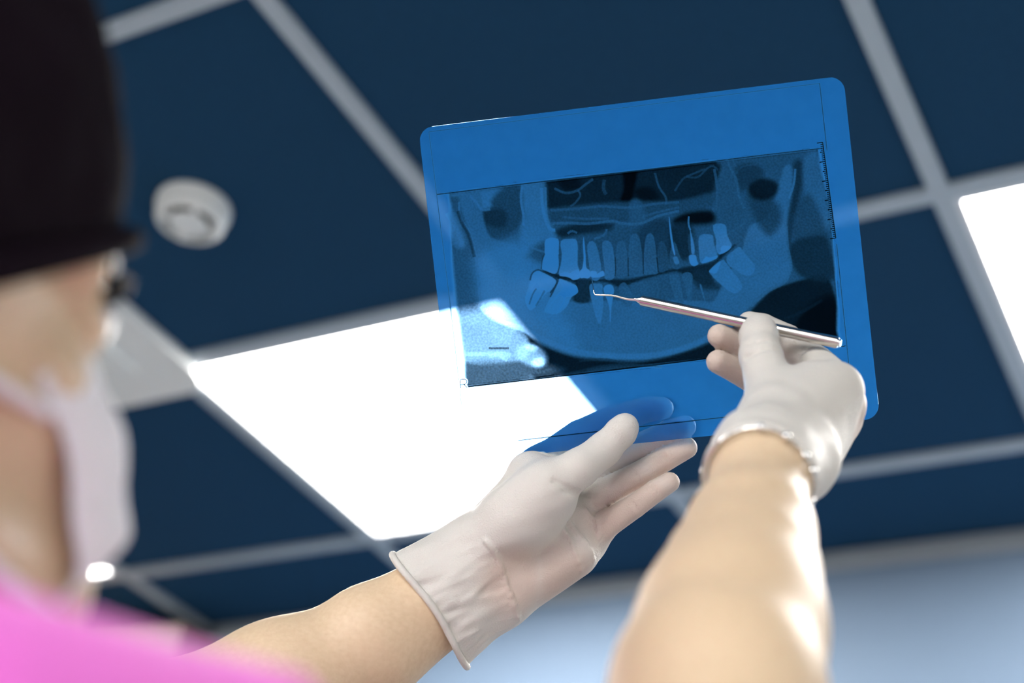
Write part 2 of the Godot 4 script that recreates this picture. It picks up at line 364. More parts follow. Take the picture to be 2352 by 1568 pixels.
class Field:
	var o: Vector3
	var c: float
	var nx: int
	var ny: int
	var nz: int
	var d: PackedFloat32Array

	func _init(lo: Vector3, hi: Vector3, cell: float) -> void:
		o = lo
		c = cell
		nx = int((hi.x - lo.x) / c) + 2
		ny = int((hi.y - lo.y) / c) + 2
		nz = int((hi.z - lo.z) / c) + 2
		d.resize(nx * ny * nz)
		d.fill(1.0)

	static func round_points(points: Array, margin: float, cell: float) -> Field:
		var lo: Vector3 = points[0]
		var hi: Vector3 = points[0]
		for p: Vector3 in points:
			lo = lo.min(p)
			hi = hi.max(p)
		return Field.new(lo - Vector3.ONE * margin, hi + Vector3.ONE * margin, cell)

	func span(lo: Vector3, hi: Vector3) -> Array:
		var a := ((lo - o) / c).floor()
		var b := ((hi - o) / c).ceil()
		return [clampi(int(a.x), 0, nx - 1), clampi(int(a.y), 0, ny - 1), clampi(int(a.z), 0, nz - 1), clampi(int(b.x), 0, nx - 1), clampi(int(b.y), 0, ny - 1), clampi(int(b.z), 0, nz - 1)]

	func capsule(a: Vector3, b: Vector3, ra: float, rb: float, k := 0.002, carve := false) -> void:
		var m := Vector3.ONE * (maxf(ra, rb) + k + 3.0 * c)
		var s := span(a.min(b) - m, a.max(b) + m)
		var ab := b - a
		var inv := 1.0 / maxf(ab.length_squared(), 1e-12)
		for z in range(s[2], s[5] + 1):
			for y in range(s[1], s[4] + 1):
				var at := (z * ny + y) * nx
				for x in range(s[0], s[3] + 1):
					var ap := o + Vector3(x, y, z) * c - a
					var h := clampf(ap.dot(ab) * inv, 0.0, 1.0)
					var e := (ap - ab * h).length() - (ra + (rb - ra) * h)
					var w := d[at + x]
					if carve:
						e = -e
						var g2 := maxf(k - absf(e - w), 0.0)
						d[at + x] = maxf(e, w) + g2 * g2 / (4.0 * k)
					else:
						var g := maxf(k - absf(e - w), 0.0)
						d[at + x] = minf(e, w) - g * g / (4.0 * k)

	func chain(points: Array, radii: Array, k := 0.002) -> void:
		for i in points.size() - 1:
			capsule(points[i], points[i + 1], radii[i], radii[i + 1], k)

	func ellipsoid(at_point: Vector3, axes: Basis, radii: Vector3, k := 0.004, carve := false) -> void:
		var m := Vector3.ONE * (maxf(radii.x, maxf(radii.y, radii.z)) + k + 3.0 * c)
		var s := span(at_point - m, at_point + m)
		var inverse := axes.transposed()
		for z in range(s[2], s[5] + 1):
			for y in range(s[1], s[4] + 1):
				var at := (z * ny + y) * nx
				for x in range(s[0], s[3] + 1):
					var q := inverse * (o + Vector3(x, y, z) * c - at_point) / radii
					var k0 := q.length()
					var k1 := (q / radii).length()
					var e := k0 * (k0 - 1.0) / maxf(k1, 1e-6)
					var w := d[at + x]
					if carve:
						e = -e
						var g2 := maxf(k - absf(e - w), 0.0)
						d[at + x] = maxf(e, w) + g2 * g2 / (4.0 * k)
					else:
						var g := maxf(k - absf(e - w), 0.0)
						d[at + x] = minf(e, w) - g * g / (4.0 * k)

	func cut(point: Vector3, normal: Vector3, near_only := 1e9) -> void:
		# takes away what lies on the side the normal points to
		for z in nz:
			for y in ny:
				var at := (z * ny + y) * nx
				for x in nx:
					if d[at + x] < 0.05:
						var v := o + Vector3(x, y, z) * c - point
						if v.length() < near_only:
							d[at + x] = maxf(d[at + x], v.dot(normal))

	func ripple(noise: FastNoiseLite, axes: Basis, amplitude: float, centre: Vector3, reach: float) -> void:
		var s := span(centre - Vector3.ONE * reach, centre + Vector3.ONE * reach)
		for z in range(s[2], s[5] + 1):
			for y in range(s[1], s[4] + 1):
				var at := (z * ny + y) * nx
				for x in range(s[0], s[3] + 1):
					if absf(d[at + x]) < 0.006:
						var v := o + Vector3(x, y, z) * c - centre
						var w := 1.0 - v.length() / reach
						if w > 0.0:
							d[at + x] -= amplitude * minf(1.0, 2.0 * w) * noise.get_noise_3dv(axes * v * 1000.0)

	func value(p: Vector3) -> float:
		var g := (p - o) / c
		var i := Vector3i(clampi(int(g.x), 0, nx - 2), clampi(int(g.y), 0, ny - 2), clampi(int(g.z), 0, nz - 2))
		var t := g - Vector3(i)
		var s := 0.0
		for k in 8:
			var w := (t.x if k & 1 else 1.0 - t.x) * (t.y if k & 2 else 1.0 - t.y) * (t.z if k & 4 else 1.0 - t.z)
			s += w * d[((i.z + (k >> 2)) * ny + i.y + ((k >> 1) & 1)) * nx + i.x + (k & 1)]
		return s

	func slope(p: Vector3) -> Vector3:
		var h := c
		return Vector3(value(p + Vector3(h, 0, 0)) - value(p - Vector3(h, 0, 0)), value(p + Vector3(0, h, 0)) - value(p - Vector3(0, h, 0)), value(p + Vector3(0, 0, h)) - value(p - Vector3(0, 0, h))).normalized()

	func settle(p: Vector3) -> Vector3:
		# the nearest point on the surface
		for k in 6:
			var v := value(p)
			if absf(v) > 0.5:
				break
			p -= slope(p) * v * 0.9
		return p

	func ridge(points: Array, radius: float, k := 0.0015, sink := 0.4) -> void:
		var on := []
		for p: Vector3 in points:
			var q := settle(p)
			on.append(q - slope(q) * radius * sink)
		for i in on.size() - 1:
			var w0 := 0.35 if i == 0 else 1.0
			var w1 := 0.35 if i == on.size() - 2 else 1.0
			capsule(on[i], on[i + 1], radius * w0, radius * w1, k)

	func crease(points: Array, radius: float, k := 0.0015) -> void:
		var on := []
		for p: Vector3 in points:
			var q := settle(p)
			on.append(q + slope(q) * radius * 0.35)
		for i in on.size() - 1:
			capsule(on[i], on[i + 1], radius * (0.4 if i == 0 else 1.0), radius * (0.4 if i == on.size() - 2 else 1.0), k, true)

	func add_to(vertices: PackedVector3Array, normals: PackedVector3Array, colors: PackedColorArray, index: PackedInt32Array, spots := []) -> void:
		var cell_vertex := PackedInt32Array()
		cell_vertex.resize(nx * ny * nz)
		cell_vertex.fill(-1)
		var row := nx
		var plane := nx * ny
		var v := PackedFloat32Array()
		v.resize(8)
		var base := vertices.size()
		for z in nz - 1:
			for y in ny - 1:
				for x in nx - 1:
					var at := z * plane + y * row + x
					var d0 := d[at]
					if d0 > 0.4:
						continue
					var inside := d0 < 0.0
					var d1 := d[at + 1]
					var d2 := d[at + row]
					var d3 := d[at + row + 1]
					var d4 := d[at + plane]
					var d5 := d[at + plane + 1]
					var d6 := d[at + plane + row]
					var d7 := d[at + plane + row + 1]
					if (d1 < 0.0) == inside and (d2 < 0.0) == inside and (d3 < 0.0) == inside and (d4 < 0.0) == inside and (d5 < 0.0) == inside and (d6 < 0.0) == inside and (d7 < 0.0) == inside:
						continue
					v[0] = d0; v[1] = d1; v[2] = d2; v[3] = d3; v[4] = d4; v[5] = d5; v[6] = d6; v[7] = d7
					var sum := Vector3.ZERO
					var count := 0
					for k in 8:
						for bit in [1, 2, 4]:
							if k & bit == 0 and (v[k] < 0.0) != (v[k | bit] < 0.0):
								var t := v[k] / (v[k] - v[k | bit])
								var q := Vector3(k & 1, (k >> 1) & 1, k >> 2)
								if bit == 1: q.x = t
								elif bit == 2: q.y = t
								else: q.z = t
								sum += q
								count += 1
					cell_vertex[at] = vertices.size()
					var where := o + (Vector3(x, y, z) + sum / count) * c
					vertices.append(where)
					normals.append(Vector3(d1 + d3 + d5 + d7 - d0 - d2 - d4 - d6, d2 + d3 + d6 + d7 - d0 - d1 - d4 - d5, d4 + d5 + d6 + d7 - d0 - d1 - d2 - d3).normalized())
					colors.append(glove_tint(where, spots))
		for z in range(1, nz - 1):
			for y in range(1, ny - 1):
				for x in range(1, nx - 1):
					var at := z * plane + y * row + x
					if cell_vertex[at] < base:
						continue
					var inside := d[at] < 0.0
					for axis in 3:
						var step := 1 if axis == 0 else (row if axis == 1 else plane)
						if (d[at + step] < 0.0) == inside:
							continue
						var s1 := row if axis == 0 else (plane if axis == 1 else 1)
						var s2 := plane if axis == 0 else (1 if axis == 1 else row)
						var a := cell_vertex[at]
						var b := cell_vertex[at - s1]
						var e := cell_vertex[at - s1 - s2]
						var g := cell_vertex[at - s2]
						if a < 0 or b < 0 or e < 0 or g < 0:
							continue
						if inside:
							index.append_array(PackedInt32Array([a, e, b, a, g, e]))
						else:
							index.append_array(PackedInt32Array([a, b, e, a, e, g]))

	static func glove_tint(p: Vector3, spots: Array) -> Color:
		# skin shows through where the latex is stretched thin
		var w := 0.0
		for s: Vector3 in spots:
			w = maxf(w, 1.0 - p.distance_to(s) / 0.030)
		return Color.WHITE.lerp(Color(0.93, 0.80, 0.75), smoothstep(0.0, 0.7, w))

	static func join(fields: Array, spots := []) -> ArrayMesh:
		var vertices := PackedVector3Array()
		var normals := PackedVector3Array()
		var colors := PackedColorArray()
		var index := PackedInt32Array()
		for each: Field in fields:
			each.add_to(vertices, normals, colors, index, spots)
		var arrays := []
		arrays.resize(Mesh.ARRAY_MAX)
		arrays[Mesh.ARRAY_VERTEX] = vertices
		arrays[Mesh.ARRAY_NORMAL] = normals
		arrays[Mesh.ARRAY_COLOR] = colors
		arrays[Mesh.ARRAY_INDEX] = index
		var mesh := ArrayMesh.new()
		mesh.add_surface_from_arrays(Mesh.PRIMITIVE_TRIANGLES, arrays)
		return mesh


# ---------------------------------------------------------------- scene

func _ready() -> void:
	# camera
	var camera := Camera3D.new()
	camera.name = "camera"
	add_child(camera)
	camera.transform = Transform3D(Basis(Vector3(0.8772, 0.1174, -0.4655), Vector3(0.1796, 0.8190, 0.5450), Vector3(0.4452, -0.5616, 0.6974)), Vector3(1.5163, 1.4000, 0.8000))
	camera.near = 0.05
	camera.far = 60.0
	var lens := CameraAttributesPhysical.new()
	lens.frustum_focal_length = 52.504
	lens.frustum_focus_distance = 0.8930
	lens.frustum_near = 0.05
	lens.frustum_far = 60.0
	lens.exposure_aperture = 3.5
	camera.attributes = lens
	camera.fov = 25.7481
	camera.current = true

	# daylight outside the windows, and exposure
	var sky := ProceduralSkyMaterial.new()
	sky.sky_top_color = Color(0.72, 0.78, 0.86)
	sky.sky_horizon_color = Color(0.93, 0.93, 0.92)
	sky.ground_bottom_color = Color(0.38, 0.37, 0.36)
	sky.ground_horizon_color = Color(0.50, 0.50, 0.49)
	sky.energy_multiplier = 10.0
	var environment := Environment.new()
	environment.background_mode = Environment.BG_SKY
	environment.sky = Sky.new()
	environment.sky.sky_material = sky
	environment.tonemap_mode = Environment.TONE_MAPPER_LINEAR
	environment.tonemap_exposure = 1.25
	environment.sdfgi_enabled = true
	environment.ssao_enabled = true
	environment.ssil_enabled = true
	var world := WorldEnvironment.new()
	world.name = "world"
	world.environment = environment
	add_child(world)

	make_materials()
	build_room()
	build_ceiling()
	build_lamps()
	build_ceiling_fittings()
	build_person()
	build_film()
	build_probe()


func make_materials() -> void:
	var m := mat("wall_paint", lin(0.125, 0.185, 0.27), 0.7)
	relief(m, 11, 0.05, 3.0, 0.05)
	mat("wall_white", lin(0.62, 0.62, 0.60), 0.7)
	m = mat("ceiling_tile", lin(0.016, 0.063, 0.135), 0.9)
	m.metallic_specular = 0.2
	m.albedo_texture = noise_texture(3, 0.06, Color(0.93, 0.93, 0.93), Color.WHITE, 256, 3)
	relief(m, 5, 0.09, 6.0, 0.04)
	mat("shaded_angle_metal", lin(0.28, 0.32, 0.36), 0.5)  # grid metal darkened to paint in the shade along the wall
	mat("grid_metal", lin(0.43, 0.50, 0.56), 0.45)
	mat("plenum", lin(0.2, 0.2, 0.2), 0.9)
	m = mat("floor_vinyl", lin(0.34, 0.325, 0.30), 0.45)
	m.albedo_texture = noise_texture(21, 0.02, Color(0.86, 0.86, 0.86), Color.WHITE)
	m.uv1_triplanar = true
	mat("lamp_frame", lin(0.74, 0.75, 0.78), 0.4)
	m = mat("lamp_glow", Color(1, 1, 1), 0.5)
	m.emission_enabled = true
	m.emission = Color(1.0, 0.985, 0.965)
	m.emission_energy_multiplier = 16.0
	mat("white_plastic", lin(0.84, 0.87, 0.86), 0.35)
	mat("slot_shade", lin(0.03, 0.03, 0.03), 0.8)
	m = mat("wood", lin(0.15, 0.10, 0.075), 0.5)
	m.albedo_texture = noise_texture(31, 0.02, Color(0.72, 0.66, 0.6), Color.WHITE)
	m.uv1_triplanar = true
	m.uv1_scale = Vector3(6, 0.6, 6)
	m = mat("glass", Color(0.95, 0.97, 0.97, 0.06), 0.03)
	m.transparency = BaseMaterial3D.TRANSPARENCY_ALPHA
	m = mat("skin", lin(0.77, 0.59, 0.40), 0.5)
	m.albedo_texture = noise_texture(41, 0.035, Color(0.93, 0.90, 0.87), Color.WHITE)
	relief(m, 43, 0.11, 14.0, 0.012)
	m.subsurf_scatter_enabled = true
	m.subsurf_scatter_strength = 0.05
	m = mat("latex", lin(0.64, 0.605, 0.555), 0.55)
	m.metallic_specular = 0.35
	m.vertex_color_use_as_albedo = true
	relief(m, 47, 0.07, 22.0, 0.03)
	m.subsurf_scatter_enabled = true
	m.subsurf_scatter_strength = 0.03
	m = mat("cap_cloth", lin(0.005, 0.002, 0.005), 0.9)
	m.metallic_specular = 0.2
	relief(m, 51, 0.06, 20.0, 0.03)
	m = mat("mask_cloth", lin(0.90, 0.89, 0.93), 0.8)
	relief(m, 53, 0.12, 30.0, 0.02)
	m = mat("pink_cloth", lin(0.66, 0.12, 0.50), 0.75)
	m.rim_enabled = true
	m.rim = 0.5
	m.rim_tint = 0.5
	relief(m, 57, 0.05, 14.0, 0.06)
	mat("eye_white", lin(0.30, 0.27, 0.26), 0.3)
	mat("iris", lin(0.03, 0.015, 0.01), 0.04)
	mat("dark_hair", lin(0.012, 0.008, 0.007), 0.5)
	mat("shoe_rubber", lin(0.75, 0.75, 0.75), 0.6)
	mat("steel", lin(0.66, 0.62, 0.57), 0.2, 1.0)
	mat("steel_polished", lin(0.80, 0.78, 0.75), 0.08, 1.0)
	mat("silver", lin(0.80, 0.79, 0.77), 0.12, 1.0)


func build_room() -> void:
	var w := 0.15
	structure("floor", box(Vector3(LEFT_X - w, -0.1, WALL_Z - w), Vector3(RIGHT_X + w, 0, BACK_Z + w)), materials.floor_vinyl)
	structure("wall_front", box(Vector3(LEFT_X - w, 0, WALL_Z - w), Vector3(RIGHT_X + w, 2.75, WALL_Z)), materials.wall_paint)
	structure("wall_left", box(Vector3(LEFT_X - w, 0, WALL_Z), Vector3(LEFT_X, 2.75, BACK_Z)), materials.wall_white)
	# windows high in the wall behind the camera; each opening: from, to along the wall
	var made := 0
	for wall in [["wall_back", LEFT_X, RIGHT_X, [[-0.65, 0.75], [0.85, 2.30]], Basis(), Vector3(0, 0, BACK_Z)], ["wall_right", -BACK_Z, -WALL_Z, [], Basis(Vector3.UP, PI / 2), Vector3(RIGHT_X, 0, 0)]]:
		var turn := Transform3D(wall[4], wall[5])
		var y0 := 1.20
		var y1 := 2.52
		var st := tool()
		add_box(st, Vector3(wall[1], 0, 0), Vector3(wall[2], y0, w))
		add_box(st, Vector3(wall[1], y1, 0), Vector3(wall[2], 2.75, w))
		var last: float = wall[1]
		for o in wall[3] + [[wall[2], wall[2]]]:
			add_box(st, Vector3(last, y0, 0), Vector3(o[0], y1, w))
			last = o[1]
		structure(wall[0], st.commit(), materials.wall_white).transform = turn
		for o in wall[3]:
			var a: float = o[0]
			var b: float = o[1]
			var frame := tool()
			add_box(frame, Vector3(a, y0, 0.05), Vector3(b, y0 + 0.06, 0.10))
			add_box(frame, Vector3(a, y1 - 0.06, 0.05), Vector3(b, y1, 0.10))
			for x: float in [a, (a + b) / 2 - 0.03, b - 0.06]:
				add_box(frame, Vector3(x, y0 + 0.06, 0.05), Vector3(x + 0.06, y1 - 0.06, 0.10))
			made += 1
			var win := structure("window_%d" % made, frame.commit(), materials.white_plastic)
			win.transform = turn
			for x: float in [a + 0.06, (a + b) / 2 + 0.03]:
				part("pane", box(Vector3(x, y0 + 0.06, 0.073), Vector3(x + (b - a) / 2 - 0.09, y1 - 0.06, 0.077)), materials.glass, win)
			part("window_sill", box(Vector3(a - 0.04, y0 - 0.02, -0.12), Vector3(b + 0.04, y0, 0.05)), materials.white_plastic, win)
	# wall angle under the ceiling edge, shade put into its darker colour
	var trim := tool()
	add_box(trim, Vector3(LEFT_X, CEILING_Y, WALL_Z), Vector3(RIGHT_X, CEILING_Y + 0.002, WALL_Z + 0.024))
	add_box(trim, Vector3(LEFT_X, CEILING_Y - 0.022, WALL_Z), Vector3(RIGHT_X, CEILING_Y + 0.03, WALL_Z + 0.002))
	structure("trim_1", trim.commit(), materials.shaded_angle_metal)
	# wall cupboard that reaches the ceiling beside the far corner
	var cupboard := thing("wall_cupboard", "brown wooden wall cupboard reaching up to the dark ceiling", "cupboard", Vector3(-1.4, 1.5, WALL_Z))
	part("body", box(Vector3(-0.8, 0, 0.001), Vector3(0.85, 1.08, 0.11)), materials.wood, cupboard)
	for k in 3:
		var x := -0.8 + 0.55 * k
		var door := part("door", box(Vector3(x + 0.004, 0.004, 0.11), Vector3(x + 0.546, 1.076, 0.13)), materials.wood, cupboard)
		part("handle", box(Vector3(x + 0.48, 0.1, 0.13), Vector3(x + 0.492, 0.24, 0.155)), materials.steel, door)


func build_ceiling() -> void:
	var top := structure("ceiling", box(Vector3(LEFT_X, 2.68, WALL_Z), Vector3(RIGHT_X, 2.75, BACK_Z)), materials.plenum)
	var tile_mesh := {}
	var rows := [WALL_Z + 0.002]
	for j in range(-2, 5):
		rows.append(0.6 * j)
	rows.append(BACK_Z)
	for i in range(-4, 4):
		for j in rows.size() - 1:
			var z0: float = rows[j]
			var z1: float = rows[j + 1]
			if is_lamp_cell(i, j) or (i == -1 and is_equal_approx(z0, -0.6)):
				continue
			var key := "%.3f" % (z1 - z0)
			if not tile_mesh.has(key):
				tile_mesh[key] = box(Vector3(-0.298, 0, -(z1 - z0) / 2 + 0.002), Vector3(0.298, 0.018, (z1 - z0) / 2 - 0.002))
			part("ceiling_tile", tile_mesh[key], materials.ceiling_tile, top, Vector3(0.6 * i + 0.3, CEILING_Y + 0.008, (z0 + z1) / 2))
	var runner := box(Vector3(-0.012, 0, WALL_Z + 0.002), Vector3(0.012, 0.008, BACK_Z))
	for i in range(-3, 4):
		part("grid_bar", runner, materials.grid_metal, top, Vector3(0.6 * i, CEILING_Y, 0))
	var cross := box(Vector3(0.012, 0.0004, -0.012), Vector3(0.588, 0.008, 0.012))
	for i in range(-4, 4):
		for j in range(-2, 5):
			part("cross_bar", cross, materials.grid_metal, top, Vector3(0.6 * i, CEILING_Y, 0.6 * j))


func is_lamp_cell(i: int, j: int) -> bool:
	return i % 2 == 0 and i >= -2 and i < 4 and (j == 1 or (j == 6 and i >= 0))


func build_lamps() -> void:
	var names := {
		[0, 1]: "square white ceiling light panel seen past the left edge of the film",
		[2, 1]: "square white ceiling light panel to the right of the gloved hand with the probe",
		[-2, 1]: "square white ceiling light panel half hidden behind the face mask",
		[0, 6]: "square white ceiling light panel in front of the window near the left wall",
		[2, 6]: "square white ceiling light panel in front of the window near the right wall",
	}
	for cell in names:
		var centre := Vector3(0.6 * cell[0] + 0.3, CEILING_Y, -0.9 + 0.6 * (cell[1] - 1))
		var lamp := thing("ceiling_lamp", names[cell], "ceiling lamp", centre, "square light panels in the ceiling grid")
		var frame := tool()
		var e := 0.288
		var f := 0.279
		for s in [-1, 1]:
			add_box(frame, Vector3(-e, 0.001, minf(s * e, s * f)), Vector3(e, 0.02, maxf(s * e, s * f)))
			add_box(frame, Vector3(minf(s * e, s * f), 0.001, -f), Vector3(maxf(s * e, s * f), 0.02, f))
		part("frame", frame.commit(), materials.lamp_frame, lamp)
		part("diffuser", rounded_slab(0.279, 0.012, 0.006, 0.014), materials.lamp_glow, lamp)
		var light := AreaLight3D.new()
		light.name = "light"
		light.area_size = Vector2(0.55, 0.55)
		light.area_normalize_energy = false
		light.light_energy = 10.0 / PI
		light.light_color = Color(1.0, 0.985, 0.965)
		light.area_range = 12.0
		light.shadow_enabled = true
		lamp.add_child(light)
		light.position = Vector3(0, 0.004, 0)
		light.rotation_degrees = Vector3(-90, 0, 0)


func rounded_slab(half: float, corner: float, y0: float, y1: float) -> ArrayMesh:
	var st := tool()
	var outline := []
	for q in 4:
		for k in 7:
			var w := (q + k / 6.0) * PI / 2
			var cx := (half - corner) * (1 if q == 0 or q == 3 else -1)
			var cz := (half - corner) * (1 if q < 2 else -1)
			outline.append(Vector2(cx + corner * cos(w), cz + corner * sin(w)))
	var n := outline.size()
	for k in n:
		var a: Vector2 = outline[k]
		var b: Vector2 = outline[(k + 1) % n]
		var side := Vector3(a.x + b.x, 0, a.y + b.y).normalized()
		for y: float in [y0, y1]:
			var facing := Vector3.DOWN if y == y0 else Vector3.UP
			tri(st, [Vector3(a.x, y, a.y), facing], [Vector3(b.x, y, b.y), facing], [Vector3(0, y, 0), facing])
		tri(st, [Vector3(a.x, y0, a.y), side], [Vector3(a.x, y1, a.y), side], [Vector3(b.x, y1, b.y), side])
		tri(st, [Vector3(a.x, y0, a.y), side], [Vector3(b.x, y1, b.y), side], [Vector3(b.x, y0, b.y), side])
	return st.commit()


func build_ceiling_fittings() -> void:
	# smoke detector in the middle of a tile; y runs down from the tile in its own axes, so it is turned over
	var detector := thing("smoke_detector", "round white smoke detector with curved vents on the dark ceiling tile", "smoke detector", Vector3(0.285, CEILING_Y + 0.008, -0.298))
	detector.rotation.x = PI
	part("base", lathe(PackedVector2Array([Vector2(0, 0), Vector2(0.050, 0), Vector2(0.051, 0.002), Vector2(0.051, 0.010), Vector2(0.049, 0.012), Vector2(0, 0.012)])), materials.white_plastic, detector)
	part("housing", lathe(PackedVector2Array([Vector2(0.048, 0.011), Vector2(0.0475, 0.026), Vector2(0.045, 0.031), Vector2(0.041, 0.034), Vector2(0.039, 0.0335), Vector2(0.0385, 0.018), Vector2(0.0, 0.018)])), materials.white_plastic, detector)
	part("sensor_cap", lathe(PackedVector2Array([Vector2(0.026, 0.018), Vector2(0.026, 0.033), Vector2(0.0245, 0.035), Vector2(0.0, 0.036)])), materials.white_plastic, detector)
	part("vent_shade", lathe(PackedVector2Array([Vector2(0.0262, 0.0320), Vector2(0.0262, 0.0190), Vector2(0.0386, 0.0190), Vector2(0.0390, 0.0325)])), materials.slot_shade, detector)  # dark lining paints the shade inside the vent groove
	var spoke := box(Vector3(0.021, 0.0185, -0.004), Vector3(0.0395, 0.0355, 0.004))
	for k in 4:
		var s := part("spoke", spoke, materials.white_plastic, detector)
		s.rotation.y = TAU * k / 4.0 + 0.65
	# square white air outlet that overlaps the grid bars round it
	var outlet := thing("air_outlet", "square white air outlet panel in the ceiling behind the face", "air outlet", Vector3(-0.3, CEILING_Y, -0.315))
	part("panel", rounded_slab(0.345, 0.05, -0.012, 0.006), materials.white_plastic, outlet)
	for k in 3:
		var h := 0.26 - 0.075 * k
		var louver := tool()
		for s in [-1, 1]:
			add_box(louver, Vector3(-h, -0.019, minf(s * h, s * (h - 0.03))), Vector3(h, -0.012, maxf(s * h, s * (h - 0.03))))
			add_box(louver, Vector3(minf(s * h, s * (h - 0.03)), -0.019, -h + 0.03), Vector3(maxf(s * h, s * (h - 0.03)), -0.012, h - 0.03))
		part("louver", louver.commit(), materials.white_plastic, outlet)


# ---------------------------------------------------------------- the person

func build_person() -> void:
	var person := thing("person", "person in pink tunic, dark cap, white face mask and latex gloves, both arms raised", "person", PERSON_BASE)
	var off := -PERSON_BASE
	var head := Basis(Vector3(0.9506, -0.2350, 0.2027), Vector3(0.0333, 0.7266, 0.6863), Vector3(0.3086, 0.6456, -0.6985))
	var hc := Vector3(1.1311, 1.6201, 0.5733)
	head_axes = head
	head_at = hc

	# arms: shoulder, elbow, along the forearm, wrist
	var shoulder_r := Vector3(1.2578, 1.4455, 0.5929)
	var elbow_r := Vector3(1.3330, 1.5394, 0.3481)
	var shoulder_l := Vector3(0.955, 1.44, 0.45)
	var elbow_l := Vector3(0.8796, 1.6085, 0.2157)
	var neck := Vector3(1.115, 1.455, 0.605)

	# --- bare body
	var fh := Field.new(hc - Vector3.ONE * 0.17, hc + Vector3.ONE * 0.15, 0.0038)
	fh.ellipsoid(hd(0, 0.038, -0.018), head, Vector3(0.073, 0.088, 0.094))
	fh.ellipsoid(hd(0, -0.020, 0.022), head, Vector3(0.054, 0.076, 0.051), 0.018)
	fh.ellipsoid(hd(0, -0.072, 0.030), head, Vector3(0.034, 0.024, 0.028), 0.025)
	for s in [-1.0, 1.0]:
		fh.capsule(hd(s * 0.058, -0.05, 0.0), hd(s * 0.028, -0.080, 0.030), 0.013, 0.013, 0.02)
		fh.ellipsoid(hd(s * 0.036, -0.014, 0.044), head, Vector3(0.016, 0.013, 0.015), 0.018)
		fh.capsule(hd(s * 0.012, 0.020, 0.084), hd(s * 0.046, 0.020, 0.066), 0.010, 0.008, 0.014)
		fh.ellipsoid(hd(s * 0.077, -0.008, -0.012), head, Vector3(0.008, 0.030, 0.018), 0.006)
		fh.ellipsoid(hd(s * 0.034, 0.0, 0.096), head, Vector3(0.017, 0.010, 0.016), 0.010, true)
		fh.ellipsoid(hd(s * 0.031, 0.003, 0.0630), head, Vector3(0.0150, 0.0140, 0.0145), 0.003)
		fh.capsule(hd(s * 0.022, 0.0015, 0.0800), hd(s * 0.041, 0.002, 0.075), 0.0042, 0.004, 0.002, true)
	fh.capsule(hd(0, 0.004, 0.084), hd(0, -0.026, 0.073), 0.007, 0.008, 0.012)
	fh.ellipsoid(hd(0, -0.028, 0.070), head, Vector3(0.014, 0.008, 0.009), 0.008)
	fh.capsule(hd(-0.02, -0.055, 0.064), hd(0.02, -0.055, 0.064), 0.007, 0.007, 0.01)
	fh.capsule(hd(0, -0.06, -0.02), neck + Vector3(0.005, 0.02, 0.0), 0.052, 0.054, 0.03)

	var fa := Field.round_points([elbow_r, Vector3(1.2915, 1.7617, 0.2138)], 0.065, 0.0036)
	fa.chain([elbow_r, Vector3(1.3189, 1.5998, 0.3197), Vector3(1.3101, 1.6492, 0.2863), Vector3(1.3008, 1.7104, 0.2482), Vector3(1.2928, 1.7594, 0.2154), Vector3(1.2871, 1.8063, 0.1765)], [0.037, 0.0355, 0.0325, 0.0265, 0.0213, 0.016], 0.012)
	fa.capsule(Vector3(1.3136, 1.6165, 0.3122), Vector3(1.3049, 1.6794, 0.2680), 0.034, 0.028, 0.02)
	var fb := Field.round_points([elbow_l, Vector3(1.0507, 1.7620, 0.1197), Vector3(1.0807, 1.7873, 0.1109)], 0.062, 0.0036)
	fb.chain([elbow_l, Vector3(0.9374, 1.6597, 0.1884), Vector3(0.9821, 1.7024, 0.1570), Vector3(1.0240, 1.7372, 0.1354), Vector3(1.0499, 1.7626, 0.1221), Vector3(1.0795, 1.7872, 0.1115)], [0.044, 0.0430, 0.0375, 0.0285, 0.0215, 0.017], 0.012)
	fb.capsule(Vector3(1.0276, 1.7437, 0.1384), Vector3(1.0554, 1.7715, 0.1229), 0.0235, 0.0180, 0.012)
	fb.capsule(Vector3(1.0293, 1.7319, 0.1277), Vector3(1.0544, 1.7570, 0.1118), 0.0245, 0.0170, 0.012)

	var ft := Field.new(Vector3(0.72, 0.0, 0.15), Vector3(1.55, 1.60, 1.0), 0.016)
	var pelvis := Vector3(1.10, 0.98, 0.67)
	torso(ft, neck, pelvis, shoulder_r, elbow_r, shoulder_l, elbow_l, 0.0)
	for s in [-1.0, 1.0]:
		var hip := pelvis + Vector3(s * 0.085, -0.06, s * 0.035)
		ft.chain([hip, hip + Vector3(s * 0.01, -0.42, -0.02), hip + Vector3(s * 0.02, -0.82, 0.02)], [0.078, 0.054, 0.037], 0.03)
		ft.capsule(hip + Vector3(s * 0.02, -0.865, 0.03), hip + Vector3(s * 0.03 + 0.05, -0.885, -0.11), 0.036, 0.028, 0.02)
	part("body", Field.join([fh, fa, fb, ft]), materials.skin, person, off)

	# --- clothing
	var fc := Field.new(Vector3(0.70, 0.70, 0.12), Vector3(1.58, 1.62, 1.02), 0.011)
	torso(fc, neck, pelvis, shoulder_r, elbow_r, shoulder_l, elbow_l, 0.010)
	fc.chain([shoulder_r, shoulder_r.lerp(elbow_r, 0.42)], [0.072, 0.044], 0.03)
	fc.chain([shoulder_l, shoulder_l.lerp(elbow_l, 0.6)], [0.062, 0.058], 0.03)
	fc.capsule(pelvis, pelvis + Vector3(0, -0.2, 0), 0.145, 0.155, 0.05)
	fc.cut(pelvis + Vector3(0, -0.22, 0), Vector3.DOWN)
	fc.cut(shoulder_r.lerp(elbow_r, 0.36), (elbow_r - shoulder_r).normalized(), 0.19)
	fc.cut(shoulder_l.lerp(elbow_l, 0.55), (elbow_l - shoulder_l).normalized(), 0.19)
